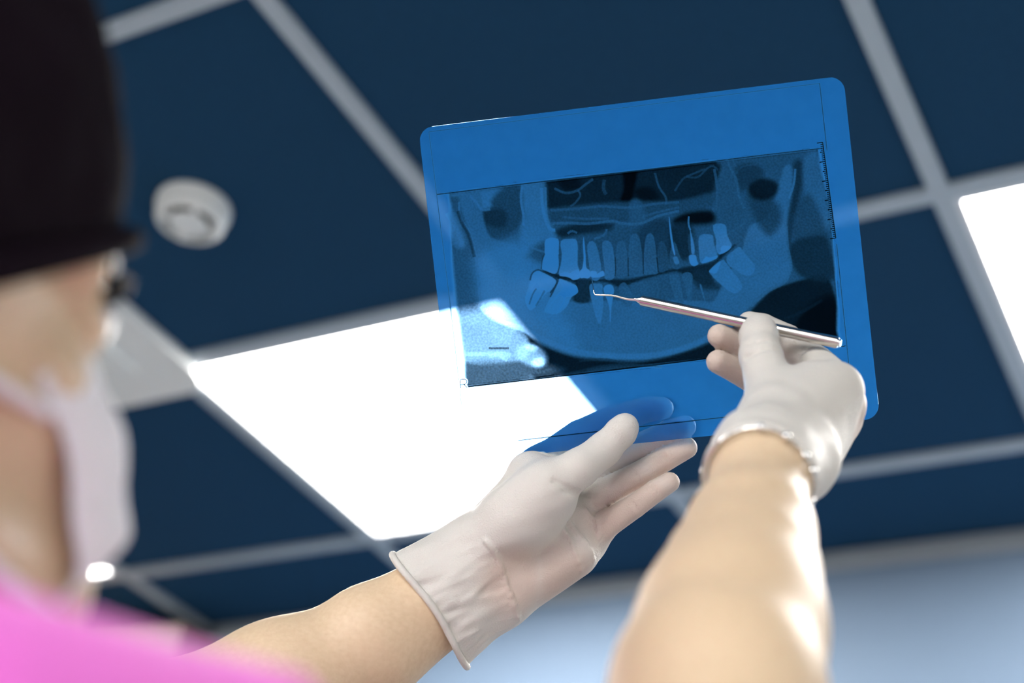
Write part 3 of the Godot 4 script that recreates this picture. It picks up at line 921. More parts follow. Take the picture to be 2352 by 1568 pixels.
	fc.cut(neck + Vector3(0.004, 0.028, -0.012), Vector3(0.15, 1.0, -0.25).normalized(), 0.09)
	part("tunic", Field.join([fc]), materials.pink_cloth, person, off)
	var collar := []
	for k in 28:
		var w := TAU * k / 28.0
		collar.append(neck + Vector3(0.072 * cos(w), 0.020 + 0.012 * sin(w), 0.068 * sin(w)))
	part("collar", tube(collar, [0.011], 10, true), materials.pink_cloth, person, off)
	var fl := Field.new(Vector3(0.78, 0.02, 0.4), Vector3(1.42, 0.98, 0.95), 0.015)
	for s in [-1.0, 1.0]:
		var hip := pelvis + Vector3(s * 0.085, -0.06, s * 0.035)
		fl.chain([hip, hip + Vector3(s * 0.01, -0.42, -0.02), hip + Vector3(s * 0.02, -0.80, 0.02)], [0.098, 0.078, 0.075], 0.02)
	fl.cut(Vector3(1.1, 0.09, 0.66), Vector3.DOWN)
	part("trousers", Field.join([fl]), materials.pink_cloth, person, off)
	for s in [-1.0, 1.0]:
		var hip := pelvis + Vector3(s * 0.085, -0.06, s * 0.035)
		var fs := Field.round_points([hip + Vector3(s * 0.02, -0.86, 0.03), hip + Vector3(s * 0.03 + 0.05, -0.875, -0.12)], 0.08, 0.009)
		fs.capsule(hip + Vector3(s * 0.02, -0.865, 0.03), hip + Vector3(s * 0.03 + 0.05, -0.880, -0.12), 0.046, 0.038, 0.02)
		fs.capsule(hip + Vector3(s * 0.02, -0.84, 0.03), hip + Vector3(s * 0.02, -0.80, 0.025), 0.046, 0.045, 0.02)
		fs.cut(Vector3(1.1, 0.002, 0.66), Vector3.DOWN)
		part("shoe", Field.join([fs]), materials.shoe_rubber, person, off)

	# cap, pulled down to the brows
	var fk := Field.new(hc - Vector3.ONE * 0.14, hc + Vector3.ONE * 0.20, 0.0045)
	fk.ellipsoid(hd(0, 0.060, -0.010), head, Vector3(0.086, 0.102, 0.114))
	fk.ellipsoid(hd(0, 0.095, 0.032), head, Vector3(0.070, 0.078, 0.072), 0.03)
	fk.cut(hd(0, 0.023, 0.09), head * Vector3(0, -1.0, 0.06).normalized())
	var folds := FastNoiseLite.new()
	folds.seed = 7
	folds.frequency = 0.02
	fk.ripple(folds, head.transposed(), 0.004, hd(0, 0.07, 0), 0.2)
	part("surgical_cap", Field.join([fk]), materials.cap_cloth, person, off)
	var band := []
	for k in 40:
		var w := TAU * k / 40.0
		var z := -0.008 + 0.1095 * cos(w)
		band.append(hd(0.083 * sin(w), 0.025 + 0.06 * (z - 0.09), z))
	part("cap_band", tube(band, [0.0045], 8, true), materials.cap_cloth, person, off)

	part("face_mask", mask_mesh(), materials.mask_cloth, person, off)
	for s in [-1.0, 1.0]:
		part("mask_strap", tube(smooth_points([hd(s * 0.057, -0.022, 0.036), hd(s * 0.067, -0.006, 0.014), hd(s * 0.080, 0.012, -0.018)]), [0.0022], 8), materials.mask_cloth, person, off)
		part("mask_strap", tube(smooth_points([hd(s * 0.053, -0.082, 0.026), hd(s * 0.071, -0.060, 0.004), hd(s * 0.084, -0.030, -0.022)]), [0.0022], 8), materials.mask_cloth, person, off)
		var ball := SphereMesh.new()
		ball.radius = 0.0122
		ball.height = 0.0244
		var eye := part("eye", ball, materials.eye_white, person, off + hd(s * 0.031, 0.003, 0.0665))
		var iris := SphereMesh.new()
		iris.radius = 0.0072
		iris.height = 0.0144
		part("iris", iris, materials.iris, eye, head * Vector3(0, 0.0005, 0.0064))
		var lash := tool()
		for k in 9:
			var t := k / 8.0
			var root := Vector3(s * (0.021 + 0.022 * t), 0.006 + 0.003 * sin(PI * t), 0.0800 - 0.007 * t)
			add_tube(lash, [hd(root.x, root.y, root.z), hd(root.x + s * 0.002, root.y + 0.002, root.z + 0.005), hd(root.x + s * 0.003 * t, root.y + 0.006, root.z + 0.009)], [0.0013, 0.0011, 0.0004], 5)
		part("eyelashes", lash.commit(), materials.dark_hair, person, off)
		part("eyebrow", tube(smooth_points([hd(s * 0.012, 0.017, 0.0945), hd(s * 0.030, 0.022, 0.086), hd(s * 0.050, 0.018, 0.070)]), [0.003, 0.0032, 0.003, 0.0028, 0.0026, 0.0024, 0.0022, 0.002, 0.0018, 0.0016, 0.0014, 0.0012, 0.001], 8), materials.dark_hair, person, off)

	build_left_glove(person, off)
	build_right_glove(person, off)


func hd(x: float, y: float, z: float) -> Vector3:
	return head_at + head_axes * Vector3(x, y, z)


func torso(field: Field, neck: Vector3, pelvis: Vector3, shoulder_r: Vector3, elbow_r: Vector3, shoulder_l: Vector3, elbow_l: Vector3, more: float) -> void:
	field.capsule(neck, neck + Vector3(0, -0.08, 0.01), 0.055 + more, 0.07 + more, 0.03)
	var chest := neck + Vector3(-0.012, -0.20, 0.005)
	var side := Vector3(0.915, 0, 0.404)
	for s in [-1.0, 1.0]:
		field.capsule(chest + side * s * 0.07, pelvis + side * s * 0.06, 0.095 + more, 0.095 + more, 0.05)
		field.ellipsoid(chest + side * s * 0.075 + Vector3(0.03, -0.02, -0.07), Basis(), Vector3(0.062, 0.062, 0.06) + Vector3.ONE * more, 0.05)
		field.capsule(pelvis + side * s * 0.08, pelvis + side * s * 0.085 + Vector3(0, -0.06, 0), 0.095 + more, 0.09 + more, 0.05)
	field.capsule(neck + Vector3(0, -0.07, 0.01), shoulder_r, 0.06 + more, 0.052 + more, 0.05)
	field.capsule(neck + Vector3(0, -0.07, 0.0), shoulder_l, 0.06 + more, 0.052 + more, 0.05)
	field.chain([shoulder_r, elbow_r], [0.054 + more, 0.037], 0.03)
	field.chain([shoulder_l, elbow_l], [0.052 + more, 0.043 + more], 0.03)


func mask_mesh() -> ArrayMesh:
	var st := tool()
	var rows := 26
	var columns := 24
	# height and reach of the middle line, from the nose bridge to under the chin
	var line := [Vector2(-0.008, 0.0755), Vector2(-0.016, 0.0785), Vector2(-0.031, 0.0815), Vector2(-0.050, 0.078), Vector2(-0.065, 0.076), Vector2(-0.071, 0.063), Vector2(-0.078, 0.044), Vector2(-0.085, 0.026), Vector2(-0.090, 0.010)]
	var curve := smooth_points(line, 8)
	var grid := []
	for layer in 2:
		var sheet := []
		for i in rows + 1:
			var row := []
			var v := float(i) / rows
			var m: Vector2 = curve[mini(int(v * (curve.size() - 1)), curve.size() - 1)]
			for j in columns + 1:
				var s := 2.0 * j / columns - 1.0
				var pleat := 0.0016 * sin(v * 24.0 + s * 0.8) * (1.0 - s * s) + 0.0012 * sin(s * 9.0 + v * 5.0) * (1.0 - v)
				var w := sin(s * 1.15) / sin(1.15)
				var y: float = m.x + 0.010 * s * s * (0.5 - v) * 2.0 - 0.012 * s * s * (1.0 - v)
				var z: float = m.y - 0.040 * (s * s * 0.75 + s * s * s * s * 0.25) + pleat - 0.0012 * layer
				row.append(hd(w * (0.058 - 0.006 * v), y, z))
			sheet.append(row)
		grid.append(sheet)
	for i in rows:
		for j in columns:
			put(st, grid[0][i][j], grid[0][i + 1][j], grid[0][i + 1][j + 1], grid[0][i][j + 1])
			put(st, grid[1][i][j], grid[1][i][j + 1], grid[1][i + 1][j + 1], grid[1][i + 1][j])
	for i in rows:
		put(st, grid[0][i][0], grid[1][i][0], grid[1][i + 1][0], grid[0][i + 1][0])
		put(st, grid[0][i][columns], grid[0][i + 1][columns], grid[1][i + 1][columns], grid[1][i][columns])
	for j in columns:
		put(st, grid[0][0][j], grid[0][0][j + 1], grid[1][0][j + 1], grid[1][0][j])
		put(st, grid[0][rows][j], grid[1][rows][j], grid[1][rows][j + 1], grid[0][rows][j + 1])
	st.index()
	st.generate_normals()
	return st.commit()


func put(st: SurfaceTool, a: Vector3, b: Vector3, c: Vector3, d: Vector3) -> void:
	for v in [a, b, c, a, c, d]:
		st.set_smooth_group(0)
		st.add_vertex(v)


func cuff_ring(centre: Vector3, axis: Vector3, across: Vector3, wide: float, deep: float) -> Array:
	var a := (across - axis * across.dot(axis)).normalized()
	var b := axis.cross(a)
	var out := []
	for k in 40:
		var w := TAU * k / 40.0
		out.append(centre + a * cos(w) * wide + b * sin(w) * deep + axis * 0.0016 * sin(3.0 * w))
	return out


func build_left_glove(person: Node3D, off: Vector3) -> void:
	var tip_i := Vector3(1.1865, 1.8850, 0.1057)
	var f := Field.round_points([Vector3(1.0574, 1.7750, 0.1474), Vector3(1.0603, 1.7391, 0.1166), tip_i, Vector3(1.2020, 1.8678, 0.0868), Vector3(1.1753, 1.8256, 0.0842), Vector3(1.0925, 1.8529, 0.1017)], 0.024, 0.00135)
	# palm
	var wrist := [Vector3(1.0733, 1.7999, 0.1172), Vector3(1.0756, 1.7951, 0.1075), Vector3(1.0786, 1.7877, 0.1011), Vector3(1.0831, 1.7774, 0.0956)]
	var heads := [Vector3(1.1112, 1.8526, 0.1124), Vector3(1.1183, 1.8435, 0.0963), Vector3(1.1243, 1.8306, 0.0864), Vector3(1.1314, 1.8147, 0.0819)]
	var radii := [0.0125, 0.0130, 0.0125, 0.0115]
	for k in 4:
		f.capsule(wrist[k], heads[k], 0.0165, radii[k], 0.010)
	f.capsule(Vector3(1.0904, 1.7757, 0.1011), Vector3(1.1283, 1.8018, 0.0908), 0.0165, 0.0135, 0.012)
	f.capsule(Vector3(1.0696, 1.7867, 0.1203), Vector3(1.0896, 1.7899, 0.1087), 0.020, 0.018, 0.012)
	f.capsule(Vector3(1.1203, 1.8136, 0.0967), Vector3(1.1285, 1.8246, 0.0961), 0.0125, 0.0115, 0.010)
	# ball of the thumb, then the thumb
	f.capsule(Vector3(1.0889, 1.7986, 0.1261), Vector3(1.1238, 1.8199, 0.1311), 0.0185, 0.0185, 0.010)
	f.capsule(Vector3(1.1076, 1.8081, 0.1305), Vector3(1.1302, 1.8247, 0.1323), 0.019, 0.0150, 0.008)
	f.capsule(Vector3(1.1179, 1.8106, 0.1230), Vector3(1.1292, 1.8197, 0.1246), 0.014, 0.012, 0.010)
	f.chain([Vector3(1.1289, 1.8232, 0.1334), Vector3(1.1472, 1.8362, 0.1300), Vector3(1.1578, 1.8514, 0.1217), Vector3(1.1689, 1.8622, 0.1220), Vector3(1.1714, 1.8651, 0.1224)], [0.0148, 0.0112, 0.0100, 0.0090, 0.0078], 0.003)
	# web between thumb and index finger
	f.capsule(Vector3(1.1104, 1.8420, 0.1245), Vector3(1.1258, 1.8348, 0.1260), 0.0125, 0.0115, 0.010)
	# fingers
	f.chain([heads[0], Vector3(1.1345, 1.8716, 0.1112)], [0.0125, 0.0098], 0.006)
	f.chain([Vector3(1.1345, 1.8716, 0.1112), Vector3(1.1583, 1.8797, 0.1114), Vector3(1.1778, 1.8840, 0.1086), tip_i], [0.0096, 0.0086, 0.0078, 0.0069], 0.0006)
	f.chain([heads[1], Vector3(1.1397, 1.8559, 0.0928)], [0.0130, 0.0096], 0.004)
	f.chain([Vector3(1.1397, 1.8559, 0.0928), Vector3(1.1651, 1.8680, 0.0927), Vector3(1.1861, 1.8749, 0.0938), Vector3(1.1966, 1.8775, 0.0934)], [0.0094, 0.0083, 0.0076, 0.0069], 0.0004)
	f.chain([heads[2], Vector3(1.1412, 1.8382, 0.0924)], [0.0125, 0.0092], 0.004)
	f.chain([Vector3(1.1412, 1.8382, 0.0924), Vector3(1.1664, 1.8493, 0.0918), Vector3(1.1846, 1.8599, 0.0894), Vector3(1.1953, 1.8670, 0.0861)], [0.0090, 0.0078, 0.0073, 0.0066], 0.0004)
	f.chain([heads[3], Vector3(1.1461, 1.8214, 0.0872)], [0.0120, 0.0088], 0.004)
	f.chain([Vector3(1.1461, 1.8214, 0.0872), Vector3(1.1654, 1.8293, 0.0899), Vector3(1.1787, 1.8372, 0.0907), Vector3(1.1870, 1.8428, 0.0891)], [0.0086, 0.0072, 0.0068, 0.0061], 0.0004)
	# cuff
	var axis := (Vector3(1.0791, 1.7871, 0.1117) - Vector3(1.0509, 1.7618, 0.1200)).normalized()
	var middle := Vector3(1.0509, 1.7615, 0.1199)
	var across := Vector3(1.0593, 1.7413, 0.0990) - Vector3(1.0459, 1.7826, 0.1407)
	f.chain([middle - axis * 0.006, Vector3(1.0634, 1.7731, 0.1162), Vector3(1.0795, 1.7872, 0.1115)], [0.0285, 0.0268, 0.0215], 0.008)
	f.capsule(Vector3(1.0479, 1.7734, 0.1321), Vector3(1.0735, 1.7948, 0.1215), 0.0215, 0.0185, 0.010)
	f.capsule(Vector3(1.0554, 1.7478, 0.1066), Vector3(1.0839, 1.7742, 0.0997), 0.0215, 0.0170, 0.010)
	# gathered latex at wrist and palm
	var gathers := FastNoiseLite.new()
	gathers.seed = 19
	gathers.frequency = 0.055
	gathers.fractal_octaves = 2
	var lay := Basis(axis, across.normalized(), axis.cross(across).normalized()).transposed()
	lay = Basis.from_scale(Vector3(0.45, 1.3, 1.0)) * lay
	f.ripple(gathers, lay, 0.0030, Vector3(1.0688, 1.7584, 0.1267), 0.045)
	gathers.frequency = 0.03
	f.ripple(gathers, lay, 0.0011, Vector3(1.1206, 1.7976, 0.1252), 0.06)
	# moulded seam round the wrist, folds in the palm, creases at the joints
	f.ridge(smooth_points([Vector3(1.0964, 1.7916, 0.1401), Vector3(1.0995, 1.7871, 0.1360), Vector3(1.1006, 1.7798, 0.1265), Vector3(1.1000, 1.7716, 0.1146), Vector3(1.0932, 1.7668, 0.0964)], 4), 0.0015, 0.0012, 0.1)
	f.ridge(smooth_points([Vector3(1.1349, 1.8155, 0.1090), Vector3(1.1371, 1.8055, 0.0996), Vector3(1.1350, 1.7979, 0.0876)], 4), 0.0014)
	f.ridge(smooth_points([Vector3(1.1326, 1.8105, 0.1108), Vector3(1.1336, 1.7994, 0.1012), Vector3(1.1307, 1.7939, 0.0899)], 4), 0.0012)
	f.ridge(smooth_points([Vector3(1.1408, 1.8262, 0.1038), Vector3(1.1448, 1.8194, 0.0987), Vector3(1.1430, 1.8104, 0.0883)], 4), 0.0011)
	f.crease(smooth_points([Vector3(1.1355, 1.8215, 0.1421), Vector3(1.1415, 1.8213, 0.1353), Vector3(1.1451, 1.8233, 0.1275)], 4), 0.0016)
	f.crease(smooth_points([Vector3(1.1369, 1.8178, 0.1368), Vector3(1.1414, 1.8187, 0.1318), Vector3(1.1443, 1.8217, 0.1238)], 4), 0.0011)
	f.crease([Vector3(1.1439, 1.8252, 0.1254), Vector3(1.1413, 1.8197, 0.1212), Vector3(1.1361, 1.8120, 0.1126)], 0.0011)
	for joint in [[Vector3(1.1690, 1.8783, 0.1206), Vector3(1.1713, 1.8721, 0.1170)], [Vector3(1.1847, 1.8803, 0.1165), Vector3(1.1859, 1.8745, 0.1125)], [Vector3(1.1677, 1.8484, 0.1017), Vector3(1.1704, 1.8426, 0.0952)], [Vector3(1.1851, 1.8591, 0.0991), Vector3(1.1876, 1.8544, 0.0923)], [Vector3(1.1658, 1.8304, 0.0999), Vector3(1.1685, 1.8251, 0.0924)], [Vector3(1.1790, 1.8388, 0.0981), Vector3(1.1810, 1.8350, 0.0910)]]:
		f.crease([joint[0], (joint[0] + joint[1]) / 2, joint[1]], 0.0008)
	for fold in [[Vector3(1.1165, 1.8571, 0.1256), Vector3(1.1207, 1.8522, 0.1233)], [Vector3(1.1224, 1.8590, 0.1248), Vector3(1.1273, 1.8532, 0.1227)], [Vector3(1.1273, 1.8609, 0.1232), Vector3(1.1306, 1.8569, 0.1207)]]:
		f.ridge([fold[0], (fold[0] + fold[1]) / 2, fold[1]], 0.0010)
	f.cut(middle, -axis, 0.06)
	var ring := []
	for p: Vector3 in cuff_ring(middle, axis, across, 0.046, 0.038):
		var to := (p - middle).normalized()
		var far := 0.046
		while far > 0.01 and f.value(middle + axis * 0.0015 + to * far) > 0.0002:
			far -= 0.0004
		var q := middle + to * (far + 0.0004)
		ring.append(q)
	var glove := part("glove", Field.join([f], [Vector3(1.1945, 1.8529, 0.0939), Vector3(1.1741, 1.8289, 0.0948), Vector3(1.1582, 1.8165, 0.0950), Vector3(1.1272, 1.7833, 0.0951), Vector3(1.1049, 1.7753, 0.1173)]), materials.latex, person, off)
	part("cuff_rim", tube(ring, [0.0021], 10, true), materials.latex, glove)


func build_right_glove(person: Node3D, off: Vector3) -> void:
	var f := Field.round_points([Vector3(1.2409, 1.8908, 0.1593), Vector3(1.3218, 1.8494, 0.1389), Vector3(1.2761, 1.7515, 0.2326), Vector3(1.3187, 1.7555, 0.2087), Vector3(1.2575, 1.9147, 0.1321), Vector3(1.2982, 1.8642, 0.0941)], 0.022, 0.00165)
	var wrist := [Vector3(1.2812, 1.7817, 0.1934), Vector3(1.2850, 1.7855, 0.1855), Vector3(1.2903, 1.7878, 0.1782), Vector3(1.2967, 1.7871, 0.1735)]
	var heads := [Vector3(1.3064, 1.8523, 0.1424), Vector3(1.3029, 1.8552, 0.1241), Vector3(1.2976, 1.8540, 0.1122), Vector3(1.2909, 1.8493, 0.1069)]
	for k in 4:
		f.capsule(wrist[k], heads[k], 0.0165, 0.0132 - 0.0006 * k, 0.011)
	f.capsule(Vector3(1.2858, 1.8060, 0.1728), Vector3(1.2984, 1.8426, 0.1483), 0.020, 0.016, 0.012)
	# thumb
	f.capsule(Vector3(1.2828, 1.7899, 0.1904), Vector3(1.2792, 1.8380, 0.1640), 0.0175, 0.0148, 0.010)
	f.capsule(Vector3(1.2863, 1.8220, 0.1681), Vector3(1.2943, 1.8476, 0.1506), 0.017, 0.015, 0.012)
	f.chain([Vector3(1.2792, 1.8380, 0.1640), Vector3(1.2693, 1.8711, 0.1597), Vector3(1.2664, 1.8870, 0.1558), Vector3(1.2662, 1.8921, 0.1549)], [0.0148, 0.0112, 0.0104, 0.0092], 0.004)
	# index finger, curled round behind the probe
	f.chain([heads[0], Vector3(1.2873, 1.8876, 0.1199)], [0.0132, 0.0105], 0.006)
	f.chain([Vector3(1.2873, 1.8876, 0.1199), Vector3(1.2709, 1.9061, 0.1224), Vector3(1.2607, 1.9080, 0.1354), Vector3(1.2552, 1.9073, 0.1419)], [0.0100, 0.0088, 0.0082, 0.0075], 0.0008)
	# the other fingers, tips showing past the thumb
	f.chain([heads[1], Vector3(1.2804, 1.8908, 0.1040)], [0.0125, 0.0098], 0.005)
	f.chain([Vector3(1.2804, 1.8908, 0.1040), Vector3(1.2573, 1.8978, 0.1158), Vector3(1.2465, 1.8986, 0.1377), Vector3(1.2401, 1.8971, 0.1498)], [0.0095, 0.0084, 0.0078, 0.0069], 0.0006)
	f.chain([heads[2], Vector3(1.2759, 1.8801, 0.0983)], [0.0118, 0.0094], 0.005)
	f.chain([Vector3(1.2759, 1.8801, 0.0983), Vector3(1.2546, 1.8829, 0.1112), Vector3(1.2442, 1.8841, 0.1317), Vector3(1.2378, 1.8832, 0.1445)], [0.0092, 0.0082, 0.0076, 0.0068], 0.0006)
	f.chain([heads[3], Vector3(1.2709, 1.8675, 0.0970), Vector3(1.2626, 1.8661, 0.1069), Vector3(1.2590, 1.8645, 0.1165)], [0.0108, 0.0085, 0.0074, 0.0064], 0.003)
	# cuff
	var middle := Vector3(1.2922, 1.7602, 0.2164)
	var axis := (Vector3(1.2875, 1.7855, 0.1924) - Vector3(1.3008, 1.7104, 0.2482)).normalized()
	var across := Vector3(1.3126, 1.7618, 0.2033) - Vector3(1.2690, 1.7560, 0.2264)
	f.chain([middle - axis * 0.006, Vector3(1.2880, 1.7807, 0.1984), Vector3(1.2867, 1.8045, 0.1752)], [0.0252, 0.0240, 0.020], 0.010)
	f.capsule(Vector3(1.2977, 1.7706, 0.1983), Vector3(1.2982, 1.7951, 0.1747), 0.0160, 0.0165, 0.012)
	var gathers := FastNoiseLite.new()
	gathers.seed = 29
	gathers.frequency = 0.03
	gathers.fractal_octaves = 2
	var lay := Basis(axis, across.normalized(), axis.cross(across).normalized()).transposed()
	f.ripple(gathers, lay, 0.0014, Vector3(1.2927, 1.7927, 0.1978), 0.06)
	f.crease(smooth_points([Vector3(1.2642, 1.8645, 0.1692), Vector3(1.2719, 1.8616, 0.1676), Vector3(1.2787, 1.8673, 0.1593)], 4), 0.0010)
	f.crease(smooth_points([Vector3(1.2643, 1.8724, 0.1682), Vector3(1.2713, 1.8705, 0.1666), Vector3(1.2773, 1.8751, 0.1593)], 4), 0.0007)
	f.ridge([Vector3(1.2737, 1.9089, 0.1343), Vector3(1.2749, 1.9058, 0.1339)], 0.0012)
	f.ridge([Vector3(1.2755, 1.9092, 0.1305), Vector3(1.2774, 1.9052, 0.1304)], 0.0010)
	f.cut(middle, -axis, 0.07)
	var ring := []
	for p: Vector3 in cuff_ring(middle, axis, across, 0.05, 0.05):
		var to := (p - middle).normalized()
		var far := 0.042
		while far > 0.01 and f.value(middle + axis * 0.0015 + to * far) > 0.0002:
			far -= 0.0004
		var q := middle + to * (far + 0.0004)
		ring.append(q)
	var glove := part("glove", Field.join([f], [Vector3(1.2380, 1.8876, 0.1515), Vector3(1.2483, 1.8772, 0.1365), Vector3(1.3038, 1.8475, 0.1202)]), materials.latex, person, off)
	part("cuff_rim", tube(ring, [0.0021], 10, true), materials.latex, glove)
	# fine chain bracelet just below the cuff
	var links := tool()
	var loop := cuff_ring(middle - axis * 0.007, axis, across, 0.0262, 0.0262)
	for k in 40:
		var a: Vector3 = loop[k]
		var b: Vector3 = loop[(k + 1) % 40]
		add_tube(links, [a, a.lerp(b, 0.5), b], [0.0006, 0.0011, 0.0006], 6)
	var chain := part("bracelet", links.commit(), materials.silver, person, off)
	chain.set_meta("label", "thin silver chain bracelet")
	for k in [2, 5, 30, 33, 36, 38]:
		var bead := SphereMesh.new()
		bead.radius = 0.0022
		bead.height = 0.0044
		part("bead", bead, materials.silver, chain, loop[k])


# ---------------------------------------------------------------- film and probe

func build_film() -> void:
	var wide := 0.254
	var high := 0.203
	var corner := 0.0085
	var film := thing("xray_film", "blue panoramic dental x-ray film held up between gloved fingers", "x-ray film", Vector3(1.1972, 1.9446, 0.1631))
	film.basis = Basis(Vector3(0.9276, 0.1556, -0.3398), Vector3(0.0907, 0.7884, 0.6085), Vector3(0.3625, -0.5952, 0.7172))
	var outline := []
	for q in 4:
		for k in 9:
			var w := (q + k / 8.0) * PI / 2
			var cx := (wide / 2 - corner) * (1 if q == 0 or q == 3 else -1)
			var cy := (high / 2 - corner) * (1 if q < 2 else -1)
			outline.append(Vector2(cx + corner * cos(w), cy + corner * sin(w)))
	# tinted polyester base, with the silver emulsion on its far face
	var base := mat("film_base", lin(0.26, 0.50, 0.82, 0.0), 0.02)
	base.transparency = BaseMaterial3D.TRANSPARENCY_ALPHA
	base.refraction_enabled = true
	base.refraction_scale = 0.002
	part("base_sheet", film_slab(outline, 0.0002, -0.0002), base, film)
	var m := mat("emulsion", Color.WHITE, 0.9)
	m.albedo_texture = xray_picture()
	m.texture_repeat = false
	m.transparency = BaseMaterial3D.TRANSPARENCY_ALPHA
	m.specular_mode = BaseMaterial3D.SPECULAR_DISABLED
	m.backlight_enabled = true
	m.backlight = Color.WHITE
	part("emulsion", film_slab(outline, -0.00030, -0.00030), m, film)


func film_slab(outline: Array, front: float, back: float) -> ArrayMesh:
	var st := tool()
	var n := outline.size()
	for k in n:
		var a: Vector2 = outline[k]
		var b: Vector2 = outline[(k + 1) % n]
		for v in [b, a, Vector2.ZERO]:
			film_vertex(st, v, front, Vector3.BACK)
		if front == back:
			continue
		for v in [a, b, Vector2.ZERO]:
			film_vertex(st, v, back, Vector3.FORWARD)
		var side := Vector3(a.x + b.x, a.y + b.y, 0).normalized()
		for e in [[a, front], [b, front], [b, back], [a, front], [b, back], [a, back]]:
			film_vertex(st, e[0], e[1], side)
	return st.commit()


func film_vertex(st: SurfaceTool, v: Vector2, z: float, normal: Vector3) -> void:
	st.set_normal(normal)
	st.set_uv(Vector2(v.x / 0.254 + 0.5, 0.5 - v.y / 0.203))
	st.add_vertex(Vector3(v.x, v.y, z))


func xray_picture() -> ImageTexture:
	# silver density of the film, left bone and teeth lightened for the lamp glow, drawn in millimetres of the sheet: 1 is clear base, 0 is black
	var w := 254
	var h := 203
	var coarse := PackedFloat32Array()
	coarse.resize(w * h)
	coarse.fill(1.0)
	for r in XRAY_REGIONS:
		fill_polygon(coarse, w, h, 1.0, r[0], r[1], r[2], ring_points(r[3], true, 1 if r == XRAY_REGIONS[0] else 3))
	var im := Image.create_from_data(w, h, false, Image.FORMAT_RF, coarse.to_byte_array())
	var s := 5
	im.resize(w * s, h * s, Image.INTERPOLATE_CUBIC)
	var fw := w * s
	var fh := h * s
	var fine := im.get_data().to_float32_array()
	for r in XRAY_TEETH:
		fill_polygon(fine, fw, fh, s, r[0], r[1], r[2], ring_points(r[3], true))
	for r in XRAY_LINES:
		var points := ring_points(r[4], false)
		for i in points.size() - 1:
			stroke(fine, fw, fh, s, r[0], r[1], r[2], r[3], points[i], points[i + 1])
	var from := Vector2(XRAY_RULER[0], XRAY_RULER[1])
	var to := Vector2(XRAY_RULER[2], XRAY_RULER[3])
	var out_of := (to - from).normalized().orthogonal()
	if out_of.x > 0:
		out_of = -out_of
	stroke(fine, fw, fh, s, 0.05, 0.9, 0.45, 0.3, from, to)
	for k in 51:
		var at := from.lerp(to, k / 50.0)
		stroke(fine, fw, fh, s, 0.03, 1.0, 0.36, 0.25, at, at + out_of * (3.4 if k % 10 == 0 else (2.4 if k % 5 == 0 else 1.5)))
	# bone texture and grain
	var bone := FastNoiseLite.new()
	bone.seed = 61
	bone.frequency = 0.11
	bone.fractal_octaves = 3
	var broad := FastNoiseLite.new()
	broad.seed = 62
	broad.frequency = 0.012
	var dust := FastNoiseLite.new()
	dust.seed = 63
	dust.frequency = 0.25
	var bone_px := bone.get_image(fw, fh, false, false, false).get_data()
	var broad_px := broad.get_image(fw, fh, false, false, false).get_data()
	var dust_px := dust.get_image(fw, fh, false, false, false).get_data()
	var lut := PackedByteArray()
	lut.resize(1025 * 4)
	for k in 1025:
		var v := k / 1024.0
		var t := pow(v, 1.55)
		var c := Color(0.001 + (0.11 + 0.22 * (1.0 - v)) * t, 0.0012 + (0.61 + 0.22 * (1.0 - v)) * t, 0.0016 + 1.0 * t).linear_to_srgb()
		lut[k * 4] = int(c.r * 255.0 + 0.5)
		lut[k * 4 + 1] = int(c.g * 255.0 + 0.5)
		lut[k * 4 + 2] = int(c.b * 255.0 + 0.5)
		lut[k * 4 + 3] = int(255.0 * (1.0 - 0.64 * pow(v, 2.6)) + 0.5)
	var color := PackedByteArray()
	color.resize(fw * fh * 4)
	for i in fw * fh:
		var v := fine[i]
		if v < 0.93:
			v += (bone_px[i] / 255.0 - 0.5) * 0.55 * v * (1.0 - v) + (broad_px[i] / 255.0 - 0.5) * 0.12 * v
		else:
			v *= 0.95 + 0.05 * broad_px[i] / 255.0
		var k := clampi(int(v * 1024.0), 0, 1024) * 4
		color[i * 4] = lut[k]
		color[i * 4 + 1] = lut[k + 1]
		color[i * 4 + 2] = lut[k + 2]
		color[i * 4 + 3] = lut[k + 3]
	var picture := Image.create_from_data(fw, fh, false, Image.FORMAT_RGBA8, color)
	return ImageTexture.create_from_image(picture)


func ring_points(flat: Array, closed: bool, steps := 3) -> PackedVector2Array:
	var p := []
	for i in range(0, flat.size(), 2):
		p.append(Vector2(flat[i], flat[i + 1]))
	if p.size() < 3:
		return PackedVector2Array(p)
	var out := PackedVector2Array()
	var n := p.size()
	for i in (n if closed else n - 1):
		var a: Vector2 = p[(i - 1 + n) % n] if closed else p[maxi(i - 1, 0)]
		var d: Vector2 = p[(i + 2) % n] if closed else p[mini(i + 2, n - 1)]
		for k in steps:
			out.append(p[i].cubic_interpolate(p[(i + 1) % n], a, d, k / float(steps)))
	if not closed:
		out.append(p[n - 1])
	return out


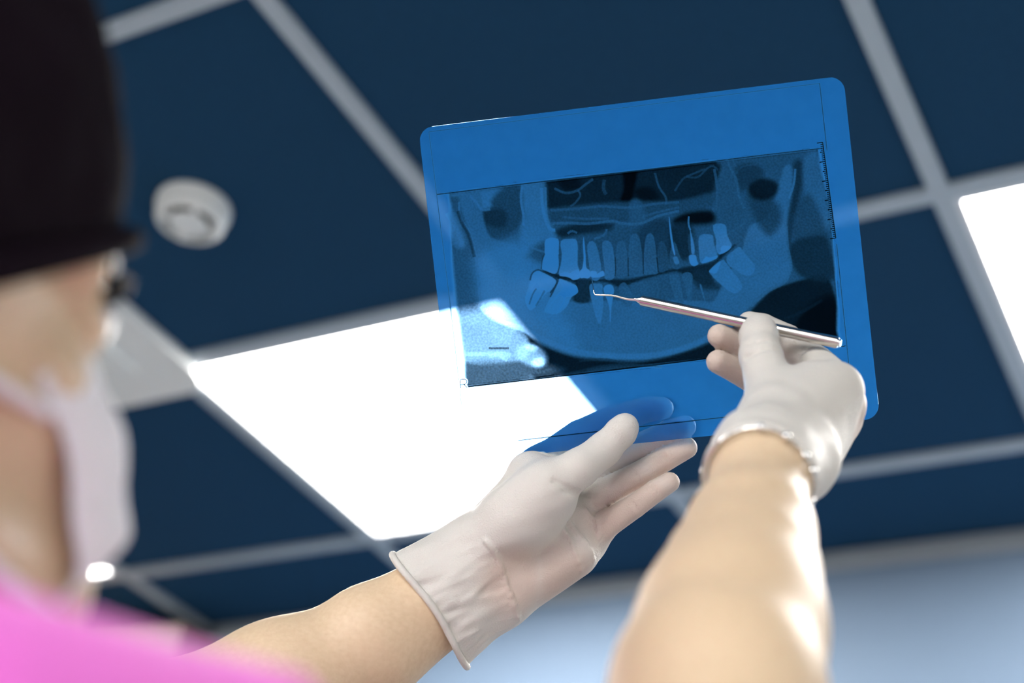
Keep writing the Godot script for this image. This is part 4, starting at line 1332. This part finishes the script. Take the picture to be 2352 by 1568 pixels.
func fill_polygon(px: PackedFloat32Array, w: int, h: int, s: float, value: float, alpha: float, soft: float, points: PackedVector2Array) -> void:
	var lo := points[0]
	var hi := points[0]
	for p in points:
		lo = lo.min(p)
		hi = hi.max(p)
	var n := points.size()
	for y in range(maxi(int((lo.y - soft) * s), 0), mini(int((hi.y + soft) * s) + 1, h)):
		for x in range(maxi(int((lo.x - soft) * s), 0), mini(int((hi.x + soft) * s) + 1, w)):
			var q := Vector2(x + 0.5, y + 0.5) / s
			var near := 1e9
			var inside := false
			var b := points[n - 1]
			for a in points:
				var ab := b - a
				var aq := q - a
				var t := clampf(aq.dot(ab) / maxf(ab.length_squared(), 1e-9), 0.0, 1.0)
				near = minf(near, (aq - ab * t).length_squared())
				if (a.y > q.y) != (b.y > q.y) and q.x < a.x + ab.x * (q.y - a.y) / ab.y:
					inside = not inside
				b = a
			var e := sqrt(near)
			var k := clampf(0.5 + (e if inside else -e) / (2.0 * soft), 0.0, 1.0)
			if k > 0.0:
				var i := y * w + x
				px[i] += (value - px[i]) * alpha * k * k * (3.0 - 2.0 * k)


func stroke(px: PackedFloat32Array, w: int, h: int, s: float, value: float, alpha: float, wide: float, soft: float, a: Vector2, b: Vector2) -> void:
	var m := Vector2.ONE * (wide / 2 + soft)
	var lo := a.min(b) - m
	var hi := a.max(b) + m
	var ab := b - a
	for y in range(maxi(int(lo.y * s), 0), mini(int(hi.y * s) + 1, h)):
		for x in range(maxi(int(lo.x * s), 0), mini(int(hi.x * s) + 1, w)):
			var aq := Vector2(x + 0.5, y + 0.5) / s - a
			var t := aq.dot(ab) / maxf(ab.length_squared(), 1e-9)
			if t < 0.0 or t >= 1.0:
				if t >= 1.0 or aq.length_squared() > 0.02:
					continue
				t = 0.0
			var k := clampf((wide / 2 + soft - (aq - ab * t).length()) / (soft + 0.001), 0.0, 1.0)
			if k > 0.0:
				var i := y * w + x
				px[i] += (value - px[i]) * alpha * k


func build_probe() -> void:
	var neck := Vector3(1.1983, 1.9182, 0.1698)
	var end := Vector3(1.3050, 1.8887, 0.1339)
	var axis := (end - neck).normalized()
	var probe := thing("dental_probe", "slim steel dental probe with hooked tip held between gloved thumb and finger", "dental probe", neck)
	var off := -neck
	part("handle", tube([neck, neck + axis * 0.0008, end - axis * 0.0012, end], [0.0027, 0.0033, 0.0033, 0.0028], 28), materials.steel, probe, off)
	part("end_cap", tube([end, end + axis * 0.0008, end + axis * 0.0014], [0.0022, 0.0025, 0.0019], 20), materials.steel_polished, probe, off)
	part("collar", tube([neck - axis * 0.0038, neck - axis * 0.0022, neck - axis * 0.0008, neck + axis * 0.0003], [0.0011, 0.0013, 0.0022, 0.0025], 20), materials.steel_polished, probe, off)
	var path := smooth_points([neck - axis * 0.003, Vector3(1.1901, 1.9201, 0.1717), Vector3(1.1817, 1.9232, 0.1737), Vector3(1.1724, 1.9254, 0.1743), Vector3(1.1699, 1.9266, 0.1747), Vector3(1.1690, 1.9303, 0.1754), Vector3(1.1668, 1.9387, 0.1744)], 6)
	var radii := []
	for k in path.size():
		radii.append(lerpf(0.00115, 0.00022, pow(float(k) / (path.size() - 1), 0.8)))
	part("hook_tip", tube(path, radii, 12), materials.steel_polished, probe, off)
